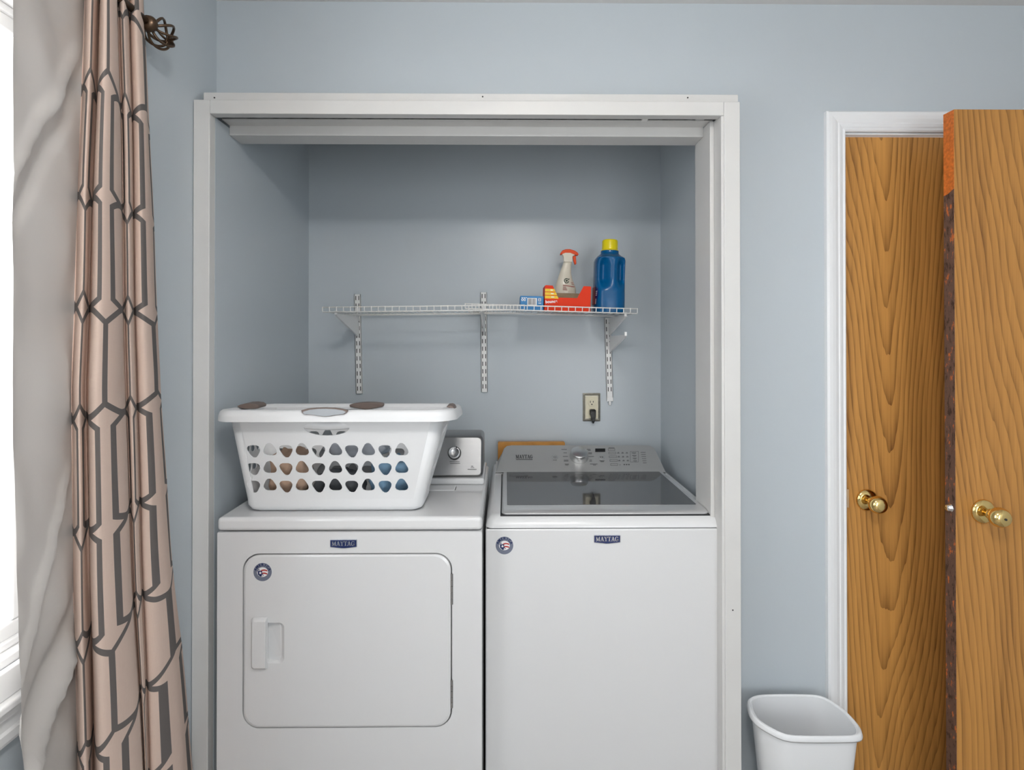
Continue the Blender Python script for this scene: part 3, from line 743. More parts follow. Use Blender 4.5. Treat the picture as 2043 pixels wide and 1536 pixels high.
bm = B(wx0+.02, wx1-.03, 2.0, 2.16, ZDK-.001, ZDK+.012); obj('console_base', bm, 'enamel_top', was)
# lettering on the console
ps, wd = serif('MAYTAG'); bm = BM()
for q in ps:
    bm.faces.new([bm.verts.new(onp(1029 + a*34/wd, 914.8 - b*7.2, wp0, wn) + wn*.0008) for a, b in q])
obj('console_lettering', bm, 'ink', wcon)
marks('console_print', [(1029.5, 916.2, 1062.5, 917.4)], wp0, wn, 'ink_soft', wcon)
wf = frame_from(wn)
kp = onp(1155, 912, wp0, wn)
bm = BM(); lathe(bm, [(.036, 0), (.0365, .004), (.034, .022), (.032, .027), (.029, .029), (.002, .029)], kp, n=40, mtx=wf); kn = obj('cycle_knob', bm, 'knob_steel', wcon, bevel=.001)
def ringmark(px, py, r):
    c = onp(px, py, wp0, wn); bm = BM()
    lathe(bm, [(r, .0006), (r, .0022), (r*.80, .0022), (r*.80, .0006)], c, n=24, mtx=wf); b = obj('button_ring', bm, 'knob_steel', wcon, smooth=False)
    bm = BM(); lathe(bm, [(r*.82, 0), (r*.82, .0014)], c, n=24, mtx=wf); obj('button', bm, 'washer_steel', wcon)
ringmark(1107, 912.5, .0115); ringmark(1200, 912.5, .0115)
# power and start symbols
c = onp(1107, 912.5, wp0, wn); bm = BM()
for i in range(14):
    a0 = math.radians(125+290*i/14); a1 = math.radians(125+290*(i+1)/14)
    bm.faces.new([bm.verts.new(c + wf @ Vector((r*math.cos(a), r*math.sin(a), .0018))) for r, a in ((.0052, a0), (.0052, a1), (.0038, a1), (.0038, a0))])
bm.faces.new([bm.verts.new(c + wf @ Vector((x, y, .0018))) for x, y in ((-.0007, .001), (.0007, .001), (.0007, .006), (-.0007, .006))])
obj('power_symbol', bm, 'ink', wcon)
c = onp(1200, 912.5, wp0, wn); bm = BM()
for poly in ([(-.006, -.0035), (-.001, 0), (-.006, .0035)], [(.001, -.0035), (.0028, -.0035), (.0028, .0035), (.001, .0035)], [(.0042, -.0035), (.006, -.0035), (.006, .0035), (.0042, .0035)]):
    bm.faces.new([bm.verts.new(c + wf @ Vector((x, y, .0018))) for x, y in poly])
obj('start_symbol', bm, 'ink', wcon)
marks('display', [(1187.5, 895, 1207.5, 901.8)], wp0, wn, 'black_plastic', wcon, .0012)
R_ = []
for (x0, y, x1) in ((1120, 896.8, 1131), (1124, 903.6, 1131), (1123, 910.8, 1133), (1125, 918, 1134), (1125, 920.2, 1134), (1127, 926, 1135), (1128, 928, 1134), (1171, 896.5, 1178), (1173, 898.6, 1178.5), (1174, 903.5, 1181), (1174, 905.6, 1181), (1174, 910.9, 1185), (1176, 918, 1181), (1176, 920.4, 1181), (1177, 925.8, 1192), (1183, 928, 1189), (1103, 918, 1111), (1196, 919.2, 1206), (1198, 921, 1205),
                    (1214, 893.8, 1226)): R_.append((x0, y-.55, x1, y+.55))
for r_, y in enumerate((904, 911.8, 919.4)):
    for k in range(3): R_.append((1232+k*8.5+r_, y-1.6, 1235.2+k*8.5+r_, y-.6)); R_.append((1231+k*8.5+r_, y, 1236+k*8.5+r_, y+.8))
for k in range(3): R_.append((1244+k*4.6, 926, 1247+k*4.6, 928))
R_.append((1236, 927, 1238, 928))
for k in range(6): R_.append((1278+k*.9, 902.2+k*4.2, 1288+k*.4, 903.1+k*4.2))
for k in range(4): R_.append((1260+k*1.2, 903+k*5.4, 1269+k*.6, 904+k*5.4)); R_.append((1262+k*1.2, 905+k*5.4, 1268+k*.6, 905.7+k*5.4))
marks('console_print', R_, wp0, wn, 'ink_soft', wcon)
def outline(a, b, c, d, t=.55): return [(a, b, c, b+t), (a, d-t, c, d), (a, b, a+t, d), (c-t, b, c, d)]
R_ = []
for bx in ((1213, 895, 1227, 899.3), (1214, 902, 1229, 906), (1215, 909.4, 1230.5, 913.4), (1216.5, 917, 1232, 921), (1218, 924.8, 1232.5, 929), (1257, 900.5, 1274, 922)): R_ += outline(*bx)
marks('button_outlines', R_, wp0, wn, 'ink_soft', wcon)
badge(was, 1211, 1074, YWa)
sticker(was, 1006.5, 1088, YWa, 35)

# orange board behind washer
bx0, bx1, bz = atx(993.5, 2.19, 890), atx(1126.5, 2.19, 890), atz(881, 2.19, 1060)
bm = BM(); prism(bm, rrect(bx0, bx1, 0.0, bz, (.004, .004, .001, .001), 3), 2.178, 2.200)
tag(obj('orange_board', bm, 'orange_board'), 'orange-brown board standing upright behind the washer console', 'board')

# ================================================================== OUTLET AND PLUG
YO = YB
oc = at(1180, 812, YO)
ou = thing('wall_outlet', 'ivory duplex outlet in a metal frame above the washer', 'outlet', (oc.x, YO, oc.z))
s_ = YO/F
hw, hh = 17.5*s_, 28*s_
bm = BM(); o1 = rrect(-hw, hw, -hh, hh, .002, 3); o2 = rrect(-hw*.86, hw*.86, -hh*.91, hh*.91, .002, 3); o3 = rrect(-hw*.75, hw*.75, -hh*.83, hh*.83, .001, 3)
f = lambda pl, y: [(oc.x+a, y, oc.z+b) for a, b in pl]
loft(bm, [f(o1, YO), f(o1, YO-.004), f(o2, YO-.007), f(o3, YO-.004)], cap0=False); obj('frame', bm, 'plate_metal', ou)
bm = BM(); o4 = rrect(-hw*.69, hw*.69, -hh*.78, hh*.78, .002, 3); loft(bm, [f(o4, YO-.003), f(o4, YO-.0075)]); pl_ = obj('cover_plate', bm, 'ivory', ou, bevel=.001)
for sg in (1, -1):
    cz = oc.z + sg*hh*.335
    bm = BM(); lathe(bm, [(.0165, 0), (.0165, .0098), (.0155, .0105)], (oc.x, YO, cz), '-Y', 28); rc = obj('receptacle', bm, 'ivory', ou)
    bm = BM(); box(bm, oc.x-.0075, oc.x-.005, YO-.0112, YO-.010, cz-.001, cz+.008); box(bm, oc.x+.0045, oc.x+.007, YO-.0112, YO-.010, cz, cz+.0075)
    lathe(bm, [(.0028, .010), (.0028, .0112)], (oc.x, YO, cz-.007), '-Y', 10); obj('socket_slots', bm, 'slot_dark', rc)
cz = oc.z - hh*.335
pg = thing('power_plug', 'black power plug in the lower socket of the wall outlet', 'plug', (oc.x, YO-.0106, cz))
bm = BM()
loft(bm, [[(oc.x+.002+a*sx, y, z+b*sz) for a, b in rrect(-1, 1, -1, 1, .45, 4)] for (y, z, sx, sz) in ((YO-.0107, cz, .0125, .013), (YO-.028, cz+.001, .0125, .0125), (YO-.036, cz-.010, .0105, .012), (YO-.038, cz-.026, .0075, .008), (YO-.036, cz-.034, .0055, .004))])
obj('plug_body', bm, 'black_plastic', pg, bevel=.0015)
bm = BM(); tube(bm, [(oc.x+.002, YO-.036, cz-.030), (oc.x+.003, YO-.033, cz-.038), (oc.x+.003, YO-.026, cz-.042), (oc.x+.003, YO-.012, cz-.043)], .0042, 8); obj('power_cord', bm, 'black_plastic', pg, smooth=True)

# ================================================================== SHELF HARDWARE
def standard(label, px, ytop, ybot, tilt, screw=False):
    p1 = at(px, ytop, YB-.012); p0 = at(px, ybot, YB-.012); x = p0.x; z0, z1 = p0.z, p1.z
    t = thing('shelf_standard', label, 'shelf bracket rail', (x, YB, z0), 'slotted shelf rails', (0, tilt, 0))
    W2, T = .0132, .012; H = z1-z0
    bm = BM(); holes = []
    nslot = int((H-.012)/.032)+1
    for k in range(nslot):
        zc = H - .016 - k*.0318
        if zc < .012: break
        for sx in (-1, 1): holes.append([(sx*.0062 + a, zc + b) for a, b in ((-.0017, -.009), (.0017, -.009), (.0017, .009), (-.0017, .009))])
    sheet(bm, [(-W2, 0), (W2, 0), (W2, H), (-W2, H)], holes, lambda a, b: (a, -T, b))
    for sx in (-1, 1):
        x0, x1 = (sx*W2, sx*(W2-.0018)) if sx > 0 else (sx*(W2-.0018), sx*W2)
        box(bm, min(x0, x1), max(x0, x1), -T, -.0005, 0, H)
    obj('channel', bm, 'steel_white', t, local=True)
    obj('channel_inside', B(-W2+.002, W2-.002, -T+.004, -T+.005, .002, H-.002), 'slot_dark', t, local=True)
    if screw:
        bm = BM(); box(bm, -.013, .013, -T-.002, -.001, -.012, .004); obj('rail_end_cap', bm, 'steel_white', t, local=True, bevel=.001)
        bm = BM(); lathe(bm, [(.0045, -.028), (.0055, -.02), (.0045, -.012)], (0, -.008, 0), 'Z', 10); obj('wall_anchor', bm, 'steel_white', t, local=True)
    return t, x
SL = standard('slotted white shelf rail below the left end of the wire shelf', 716.5, 587, 785, math.radians(-1.2))
SM = standard('slotted white shelf rail under the overlap of the wire shelves', 966.5, 583, 782, math.radians(-.5))
SR = standard('slotted white shelf rail above and right of the wall outlet', 1217, 634, 795, math.radians(-1.6), True)

YF = YB-.018-.305
def shelf(name, label, pxa, pya, pxb, pyb):
    a = at(pxa, pya, YF); b = at(pxb, pyb, YF); L_ = (b-a).length; ang = -math.atan2(b.z-a.z, b.x-a.x)
    t = thing(name, label, 'wire shelf', a, 'wire shelves', (0, ang, 0))
    r = .0022; lip = .0172
    for (y, z, nm) in ((0, 0, 'front_rod'), (0, lip, 'lip_rod'), (.303, 0, 'back_rod'), (.15, -.004, 'middle_rod')):
        bm = BM(); tube(bm, [(0, y, z), (L_, y, z)], .0023 if y != .15 else .0020, 8); obj(nm, bm, 'wire_white', t, local=True, smooth=True)
    bm = BM(); tube(bm, [(0, -.003, lip+.002), (0, -.003, .002), (0, .001, .002), (0, .303, .002)], .0016, 6); wm = obj('cross_wire', bm, 'wire_white', t, local=True, smooth=True)
    n = int(round(L_/.0254))
    wm.location.x = 0
    for k in range(1, n+1):
        c = wm.copy(); C.objects.link(c); c.parent = t; c.location = (L_*k/n, 0, 0)
    return t, a, b
shelf('wire_shelf', 'white wire shelf on the left, empty, tucked beneath the other', 644, 622.5, 1046, 618)
_, ra, rb = shelf('wire_shelf', 'white wire shelf on the right holding the laundry products', 928, 615.5, 1271, 625.5)

def bracket(label, x, pytop, depth, hwall, htip, drop=0):
    z = pytop
    t = thing('shelf_bracket', label, 'shelf bracket', (x, YB-.012, z), 'triangular shelf brackets')
    for sx in (-1, 1):
        pass
    poly = [(0, 0), (-depth, 0+drop), (-depth-.004, -.004+drop), (-depth+.012, -htip+drop), (0, -hwall)]
    bm = BM()
    loft(bm, [[(x-.0035, YB-.012+a, z+b) for a, b in poly], [(x+.0035, YB-.012+a, z+b) for a, b in poly]])
    obj('plate', bm, 'steel_white', t, bevel=.001)
    bm = BM(); box(bm, x-.0045, x+.0045, YB-.012-depth-.003, YB-.012-depth+.006, z-.004+drop, z+.010+drop); obj('tip_hook', bm, 'steel_white', t, bevel=.001)
    bm = BM(); tube(bm, [(x-.0042, YB-.02, z-.022), (x+.0042, YB-.02, z-.022)], .003, 8); obj('rivet', bm, 'slot_dark', t)
zl = at(660, 622, YF).z
bracket('triangular white bracket carrying the left end of the wire shelf', SL[1]-.003, zl-.005, .295, .088, .012)
bracket('white bracket seen edge-on beneath the overlap of the wire shelves', SM[1], atz(617, YF, 966)-.005, .295, .088, .012)
bracket('triangular white bracket carrying the right end of the wire shelf', SR[1]-.002, rb.z-.005, .295, .075, .012)
bracket('bare white bracket jutting out below the wire shelf', SR[1]+.001, atz(671, YB-.02, 1215), .285, .068, .012, .006)

# ================================================================== PRODUCTS ON THE SHELF
def shelfz(x): return ra.z + (rb.z-ra.z)*(x-ra.x)/(rb.x-ra.x) + .0042
tiltp = -math.atan2(rb.z-ra.z, rb.x-ra.x)
# blue carton
Yb0 = 1.945
x0, x1 = atx(1037.5, Yb0, 600), atx(1084, Yb0, 600); zt = atz(590.5, Yb0, 1060)
zb = shelfz((x0+x1)/2)
bc = thing('blue_carton', 'small blue carton with barcode beside the red box', 'carton', ((x0+x1)/2, Yb0, zb), None, (0, tiltp, 0))
w2 = (x1-x0)/2; H = zt-zb
obj('carton', B(-w2, w2, 0, .115, 0, H), 'print_blue', bc, local=True, bevel=.001)
fl = lambda a, b: (a, -.0006, b)
bm = BM(); flat(bm, [(-w2*.40, H*.30), (w2*.42, H*.30), (w2*.42, H*.86), (-w2*.40, H*.86)], fl); pnl = obj('barcode_panel', bm, 'print_white', bc, local=True)
bm = BM(); xx = -w2*.32
while xx < w2*.34:
    ww = random.choice((.0006, .001, .0016)); flat(bm, [(xx, H*.38), (xx+ww, H*.38), (xx+ww, H*.82), (xx, H*.82)], lambda a, b: (a, -.001, b)); xx += ww + random.choice((.0008, .0014))
obj('barcode', bm, 'ink', bc, local=True)
bm = BM()
for sq in ((.52, .62, .78, .86),):
    a, b, c_, d = sq
    for r4 in ((a, b, c_, b+.05), (a, d-.05, c_, d), (a, b, a+.06, d), (c_-.06, b, c_, d), (a+.1, b+.1, c_-.1, d-.1)):
        flat(bm, [(r4[0]*w2, r4[1]*H), (r4[2]*w2, r4[1]*H), (r4[2]*w2, r4[3]*H), (r4[0]*w2, r4[3]*H)], fl)
flat(bm, [(.55*w2, .48*H), (.8*w2, .48*H), (.8*w2, .53*H), (.55*w2, .53*H)], fl)
for k in range(2):
    for i in range(12):
        a0, a1 = 2*PI*i/12, 2*PI*(i+1)/12; cx = (-.82+.20*k)*w2
        flat(bm, [(cx+.1*w2*math.cos(a0), H*.72+.1*H*math.sin(a0)), (cx+.1*w2*math.cos(a1), H*.72+.1*H*math.sin(a1)), (cx+.05*w2*math.cos(a1), H*.72+.05*H*math.sin(a1)), (cx+.05*w2*math.cos(a0), H*.72+.05*H*math.sin(a0))], fl)
for k in range(3): flat(bm, [((-.9+.17*k)*w2, .84*H), ((-.78+.17*k)*w2, .84*H), ((-.78+.17*k)*w2, .89*H), ((-.9+.17*k)*w2, .89*H)], fl)
obj('carton_marks', bm, 'print_white', bc, local=True)['kind'] = 'stuff'

# red dryer-sheet box, lid torn open
x0, x1 = atx(1086, Yb0, 600), atx(1178, Yb0, 600); zt = atz(570, Yb0, 1130); zb = shelfz((x0+x1)/2); w2 = (x1-x0)/2; H = zt-zb; D = .105
rb_ = thing('dryer_sheet_box', 'open red and yellow dryer sheet box with a notched front', 'box', ((x0+x1)/2, Yb0, zb), None, (0, tiltp, 0))
def X(px): return -w2 + (px-1086)/92*2*w2
def Zb(py): return H - (py-570)/46.0*H
front = [(-w2, 0), (w2, 0), (w2, H*.985), (X(1176), H), (X(1163), Zb(569.8)), (X(1151), Zb(592)), (X(1112), Zb(592)), (X(1101.5), Zb(570.5)), (X(1088), H), (-w2, H*.97)]
bm = BM(); prism(bm, front, 0, .0012); fp = obj('front_panel', bm, 'print_red', rb_, local=True)
for nm, args in (('side_panel', (-w2, -w2+.0012, .0012, D, 0, H*.985)), ('side_panel', (w2-.0012, w2, .0012, D, 0, H*.985)), ('bottom_panel', (-w2, w2, .0012, D, 0, .0012))):
    obj(nm, B(*args), 'print_red', rb_, local=True)
obj('back_panel', B(-w2+.0012, w2-.0012, D-.0012, D, 0.0012, H*.80), 'cardboard', rb_, local=True)
obj('liner', B(-w2+.0014, w2-.0014, .004, .0052, .002, Zb(592)+.0), 'cardboard', rb_, local=True)
bm = BM()
for k in range(3):
    ya, yb3 = 576.5+6.3*k, 581.6+6.3*k
    xa = 1103.2 + (ya-570.5)*10.5/21.5; xb = 1103.2 + (yb3-570.5)*10.5/21.5
    flat(bm, [(-w2+.0005, Zb(ya)), (X(xa-1), Zb(ya)), (X(xb-1), Zb(yb3)), (-w2+.0005, Zb(yb3))], lambda a, b: (a, -.0004, b))
obj('yellow_stripes', bm, 'print_yellow', fp, local=True)
bm = BM(); text_into(bm, 'bounce', .0150, Matrix.Translation((X(1099.5), -.0006, Zb(599.8))) @ Matrix.Rotation(PI/2, 4, 'X') @ Matrix.Rotation(.09, 4, 'Z'), bold=.0005); obj('box_lettering', bm, 'print_white', fp, local=True)
bm = BM()
for k in range(3): flat(bm, [(X(1097+k), Zb(578+6.3*k)), (X(1102+k*1.5), Zb(578+6.3*k)), (X(1102+k*1.5), Zb(579.6+6.3*k)), (X(1097+k), Zb(579.6+6.3*k))], lambda a, b: (a, -.0008, b))
obj('stripe_marks', bm, 'print_white', fp, local=True)

# spray bottle behind the red box
Ys = 2.105
xs_ = atx(1128, Ys, 580); zb = shelfz(xs_)
sp = thing('spray_bottle', 'cream spray bottle with orange trigger behind the red box', 'spray bottle', (xs_, Ys, zb), None, (0, tiltp, 0))
def spx(px, py): p = at(px, py, Ys); return p.x, p.z
bodyrows = [(625, 1104.5, 1148), (620, 1103, 1149), (600, 1103.5, 1148.5), (575, 1106, 1147.5), (565, 1108, 1143.5), (555, 1111, 1139.5), (545, 1114, 1137), (535, 1117.5, 1137), (527, 1120, 1137.5), (523, 1121, 1137.5)]
bm = BM(); loops = []
for py, a, b in bodyrows:
    (xa, z), (xb, _) = spx(a, py), spx(b, py); z = max(z, zb+.0005) if py < 625 else zb+.0002
    hx = (xb-xa)/2; cx = (xa+xb)/2; hy = min(.026, hx*.75)
    loops.append([(cx + hx*math.copysign(abs(math.cos(t))**.8, math.cos(t)), Ys + hy*math.copysign(abs(math.sin(t))**.8, math.sin(t)), z) for t in [2*PI*i/24 for i in range(24)]])
loft(bm, loops); bd = obj('bottle_body', bm, 'spray_cream', sp, smooth=True)
bm = BM(); prism(bm, [spx(*q) for q in ((1121.5, 523), (1121, 516), (1120, 511), (1117, 508), (1124, 504.5), (1134, 504.5), (1143, 507.5), (1143, 509.5), (1139, 511), (1138, 523))], Ys-.012, Ys+.012); obj('spray_neck', bm, 'spray_cream', sp, bevel=.003)
bm = BM(); prism(bm, [spx(*q) for q in ((1114, 509), (1114.5, 505.5), (1118, 500.5), (1125, 498), (1133, 497.6), (1142, 500), (1148, 503.5), (1150.5, 507), (1149.8, 509.5), (1143, 509), (1134, 505.5), (1124, 505.5), (1117, 508.5))], Ys-.0125, Ys+.0125); obj('spray_cap', bm, 'spray_orange', sp, bevel=.003)
bm = BM(); prism(bm, [spx(*q) for q in ((1139, 511), (1145.5, 510), (1146, 517), (1147, 526), (1144, 528), (1141, 521))], Ys-.007, Ys+.007); obj('trigger', bm, 'spray_orange', sp, bevel=.002)
bm = BM(); c = spx(1127, 561.5); yy = Ys-.0285
for i in range(12):
    a0, a1 = math.radians(60+290*i/12), math.radians(60+290*(i+1)/12)
    flat(bm, [(c[0]+r*math.cos(a), c[1]+r*math.sin(a)) for r, a in ((.0105, a0), (.0105, a1), (.0072, a1), (.0072, a0))], lambda a, b: (a, yy, b))
flat(bm, [(c[0]+.004*math.cos(2*PI*i/10), c[1]+.004*math.sin(2*PI*i/10)) for i in range(10)], lambda a, b: (a, yy, b))
flat(bm, [(c[0]+.001, c[1]), (c[0]+.012, c[1]+.006), (c[0]+.009, c[1]+.010)], lambda a, b: (a, yy, b))
obj('bottle_emblem', bm, 'print_green', bd)
bm = BM(); q = [spx(*t) for t in ((1120, 569.5), (1143, 572.5), (1143, 573.8), (1120, 571))]; flat(bm, q, lambda a, b: (a, yy, b))
for k in range(3): q = [spx(1135+k, 564+2*k), spx(1140+k, 564.4+2*k), spx(1140+k, 565+2*k), spx(1135+k, 564.6+2*k)]; flat(bm, q, lambda a, b: (a, yy, b))
for k in range(4): q = [spx(1120, 573+2*k), spx(1126+k, 573.4+2*k), spx(1126+k, 574.2+2*k), spx(1120, 573.8+2*k)]; flat(bm, q, lambda a, b: (a, yy, b))
obj('bottle_print', bm, 'print_darkred', bd)

# detergent bottle
Yt = 2.030
dcx = atx(1213, Yt, 560); zb = shelfz(dcx)
dt = thing('detergent_bottle', 'blue detergent bottle with yellow cap', 'bottle', (dcx, Yt, zb), None, (0, tiltp, 0))
def dpx(px, py): p = at(px, py, Yt); return p.x-dcx, p.z
rowsd = [(618, 29, 0), (616, 30, 0), (600, 30, 0), (578, 29.5, 0), (560, 29.5, 1), (545, 29.5, 1), (530, 29.5, 1), (522, 29.5, .5), (517, 28, 0), (512, 24, 0), (508, 19, 0), (506, 17.8, 0), (501, 17.5, 0)]
bm = BM(); loops = []
NB = 48
for i, (py, hw_, hd) in enumerate(rowsd):
    z = dpx(1213, py)[1] if i else zb
    z = max(z, zb + .0005*i); hx = hw_*Yt/F; hy = hx*1.15 if py > 512 else hx
    lp = []
    for k in range(NB):
        t = 2*PI*k/NB; cs, sn = math.cos(t), math.sin(t); e = .62 if py > 512 else 1.0
        x = hx*math.copysign(abs(cs)**e, cs); y = hy*math.copysign(abs(sn)**e, sn)
        if hd and y < 0:      # hand recesses either side of a central grip
            u = x/hx
            d_ = hd*(math.exp(-((u+.50)/.26)**2) + math.exp(-((u-.62)/.22)**2)); y += d_*.036
        lp.append((dcx+x, Yt+y, z))
    loops.append(lp)
# densify vertically for a smooth recess
full = []
for a, b in zip(loops, loops[1:]):
    for k in range(4):
        t = k/4; full.append([tuple(p+(q-p)*t for p, q in zip(u, v)) for u, v in zip(a, b)])
full.append(loops[-1])
loft(bm, full); bb = obj('bottle_body', bm, 'detergent_blue', dt, smooth=True)
s_ = Yt/F; zc = dpx(1213, 503)[1]
bm = BM(); lathe(bm, [(17.3*s_, -.001), (17.6*s_, .004), (16.2*s_, .008), (15.6*s_, .009), (15.4*s_, .040), (14.6*s_, .0455), (13*s_, .047), (.001, .047)], (dcx, Yt, zc), 'Z', 36); cp_ = obj('cap', bm, 'cap_yellow', dt, smooth=False, bevel=.001)
# label wraps the left side
def lab(name, rows, m, lift):
    bm = BM(); hx = 30*s_; hy = hx*1.15; prev = None
    for (py, ta, tb) in rows:
        z = dpx(1213, py)[1]; ring = []
        for k in range(9):
            t = math.radians(ta + (tb-ta)*k/8); cs, sn = math.cos(t), math.sin(t); e = .62
            ring.append(bm.verts.new((dcx + (hx+lift)*math.copysign(abs(cs)**e, cs), Yt + (hy+lift)*math.copysign(abs(sn)**e, sn), z)))
        if prev:
            for k in range(8): bm.faces.new((prev[k], prev[k+1], ring[k+1], ring[k]))
        prev = ring
    return obj(name, bm, m, bb)
lab('label', [(577, 160, 218), (590, 160, 222), (600, 160, 214), (609, 160, 206)], 'label_navy', .0006)
lab('label_band', [(574, 160, 199), (609, 160, 199)], 'label_red', .0012)
for k in range(3): lab('label_slash', [(583+3.6*k, 207-k, 217-k), (585.2+3.6*k, 205-k, 214-k)], 'print_white', .0018)
lab('label_barcode', [(598, 203, 210), (608.5, 201, 208)], 'print_white', .0018)
# ================================================================== LAUNDRY BASKET
LB = thing('laundry_basket', 'white plastic laundry basket with taupe grips on the dryer', 'laundry basket', (-.46, 1.55, ZDT))
zt0 = 1.205; slope = -.018/.26
tx0, tx1, ty0, ty1 = -.757, -.163, 1.424, 1.668
bx0_, bx1_, by0, by1 = -.735, -.232, 1.484, 1.632
def level(i, z, x0, x1, y0, y1, r, n=6):
    pts = rrect(x0+i, x1-i, y0+i, y1-i, r, n)       # starts at (x1,y1) corner, counter-clockwise
    return pts
zlo = ZDT+.040
def ztop(y): return zt0 + slope*(y-1.424)
def lerp(a, b, t): return a+(b-a)*t
RT, RB = .034, .028
topl = level(0, 0, tx0, tx1, ty0, ty1, RT); lowl = level(0, 0, bx0_, bx1_, by0, by1, RB)
b1 = [(x, y, ZDT+.009) for x, y in level(.008, 0, bx0_, bx1_, by0, by1, RB)]
b1b = [(x, y, ZDT+.020) for x, y in level(.002, 0, bx0_, bx1_, by0, by1, RB)]
b0 = [(x, y, ZDT+.0015) for x, y in level(.022, 0, bx0_, bx1_, by0, by1, RB*.8)]
low3 = [(x, y, zlo) for x, y in lowl]; top3 = [(x, y, ztop(y)) for x, y in topl]
bm = BM()
loft(bm, [b0, b1, b1b, low3], True, True, False)
for f_ in bm.faces: f_.smooth = len(f_.verts) == 4
n = len(top3)
vt = {}
def V(p):
    k = tuple(round(c, 6) for c in p)
    if k not in vt: vt[k] = bm.verts.new(p)
    return vt[k]
NC = 7
def tri(cx, cy, r, up, n=18):
    out = []
    for i in range(n):
        a = 2*PI*i/n; rr = r*(1 + .125*math.cos(3*(a - (PI/2 if up else -PI/2))))
        out.append((cx + rr*math.cos(a)*.98, cy + rr*math.sin(a)*1.02))
    return out
for c in range(4):      # corners: strips
    for i in range(c*NC, c*NC+NC-1):
        bm.faces.new((V(low3[i]), V(low3[i+1]), V(top3[i+1]), V(top3[i]))).smooth = True
# panels: 0 back (between corner0 end and corner1 start), 1 left, 2 front, 3 right
for c in range(4):
    i0 = c*NC+NC-1; i1 = (c*NC+NC) % n
    lo0, lo1, hi1, hi0 = Vector(low3[i0]), Vector(low3[i1]), Vector(top3[i1]), Vector(top3[i0])
    ax = 0 if c in (0, 2) else 1
    p0 = lo0; nn = (lo1-lo0).cross(hi0-lo0).normalized()
    def f3(a, b):        # a along axis, b = z ; solve remaining coordinate on the plane
        if ax == 0: y = p0.y - (nn.x*(a-p0.x) + nn.z*(b-p0.z))/nn.y; return (a, y, b)
        x = p0.x - (nn.y*(a-p0.y) + nn.z*(b-p0.z))/nn.x; return (x, a, b)
    outer = [((v.x if ax == 0 else v.y), v.z) for v in (lo0, lo1, hi1, hi0)]
    holes = []
    if c in (0, 2):
        for r_, py in enumerate((898, 933.5, 968.5)):
            for k in range(10):
                px = (506.5, 539, 571, 603, 636, 669.5, 702, 735, 768.5, 801.5)[k]
                q = onp(px, py, (0, lo0.y if c == 2 else by0, zlo), nn if c == 2 else Vector((0, 1, (by0-ty0)/(zt0-zlo))).normalized())
                holes.append(tri(q.x, q.z + (.0012 if k % 2 else -.0012), .0180, k % 2 == 1))
        q = onp(652, 853, (0, lo0.y if c == 2 else by0, zlo), nn if c == 2 else Vector((0, 1, (by0-ty0)/(zt0-zlo))).normalized())
        holes.append([(q.x + .062*math.cos(2*PI*i/24), q.z + .0225*math.sin(2*PI*i/24)*(1 if i > 12 else .85)) for i in range(24)])
    else:
        for z in (1.135, 1.083, 1.031):
            for k in range(3): holes.append(tri(lerp(by0, by1, .5)-.030+.030*k, z, .0125, k % 2 == 1))
    sheet(bm, outer, holes, f3)
bmesh.ops.remove_doubles(bm, verts=bm.verts, dist=.0002)
body = obj('tub', bm, 'plastic_white', LB, smooth=False)
md = body.modifiers.new('wall', 'SOLIDIFY'); md.thickness = .003; md.offset = 0
# rim
prf = [(-.003, -.002), (.001, .006), (.008, .009), (.018, .008), (.025, .003), (.0285, -.008), (.030, -.021), (.027, -.022), (.024, -.004), (.010, .001)]
cx_, cy_ = (tx0+tx1)/2, (ty0+ty1)/2
loops = []
tl = rrect(tx0, tx1, ty0, ty1, RT, 6)
for o_, dz in prf:
    lp = rrect(tx0-o_, tx1+o_, ty0-o_, ty1+o_, RT+o_, 6); loops.append([(x, y, ztop(max(ty0, min(ty1, y))) + dz) for x, y in lp])
bm = BM(); rows = loft(bm, loops, True, False, False)
for i in range(len(rows[0])):
    j = (i+1) % len(rows[0]); bm.faces.new((rows[-1][i], rows[-1][j], rows[0][j], rows[0][i]))
rim = obj('rim', bm, 'plastic_white', LB, smooth=True); rim.data.set_sharp_from_angle(angle=.9)
# handle bar behind the hand hole
bm = BM(); yb4 = 1.442; pA = at(610, 848, yb4); pB = at(697, 848, yb4)
loft(bm, [[(x, yb4+.010*math.cos(t), z + .0125*math.sin(t)) for t in [2*PI*i/14 for i in range(14)]] for x, z in ((pA.x-.02, pA.z+.012), (pA.x, pA.z+.002), (lerp(pA.x, pB.x, .5), pA.z-.002), (pB.x, pB.z+.002), (pB.x+.02, pB.z+.012))])
obj('hand_hold', bm, 'plastic_white', LB, smooth=True)
# front grip notch
yf2 = ty0-.0305
def G(px, py, Y): p = at(px, py, Y); return (p.x, p.z)
def lens(pts, Y, d, m, nm, parent, bev=.0015):
    bm = BM(); prism(bm, [G(a, b, Y) for a, b in pts], Y, Y+d); return obj(nm, bm, m, parent, bevel=bev)
gp_ = lens([(600.5, 818.5), (612, 815.5), (630, 813.8), (648, 813.2), (668, 814), (684, 816.2), (693.5, 819), (692, 823), (686, 826.5), (672, 828), (660, 830.5), (648, 831.5), (636, 830), (624, 827.6), (610, 827), (602, 823)], yf2-.001, .010, 'grip_taupe', 'front_grip', rim)
lens([(606, 826), (604, 821.5), (618, 817.5), (634, 815.8), (650, 815.4), (668, 816.4), (684, 819), (690, 822), (685, 826), (671, 827.5), (658, 830), (648, 831), (636, 829.5), (622, 827.2)], yf2-.002, .004, 'grip_pale', 'grip_reflection', gp_, .0008)  # light-blue reflection in the notch, modelled as a pale coloured lens
def grip(pts, Y, d, nm='grip'): lens(pts, Y, d, 'grip_taupe', nm, rim, .003)
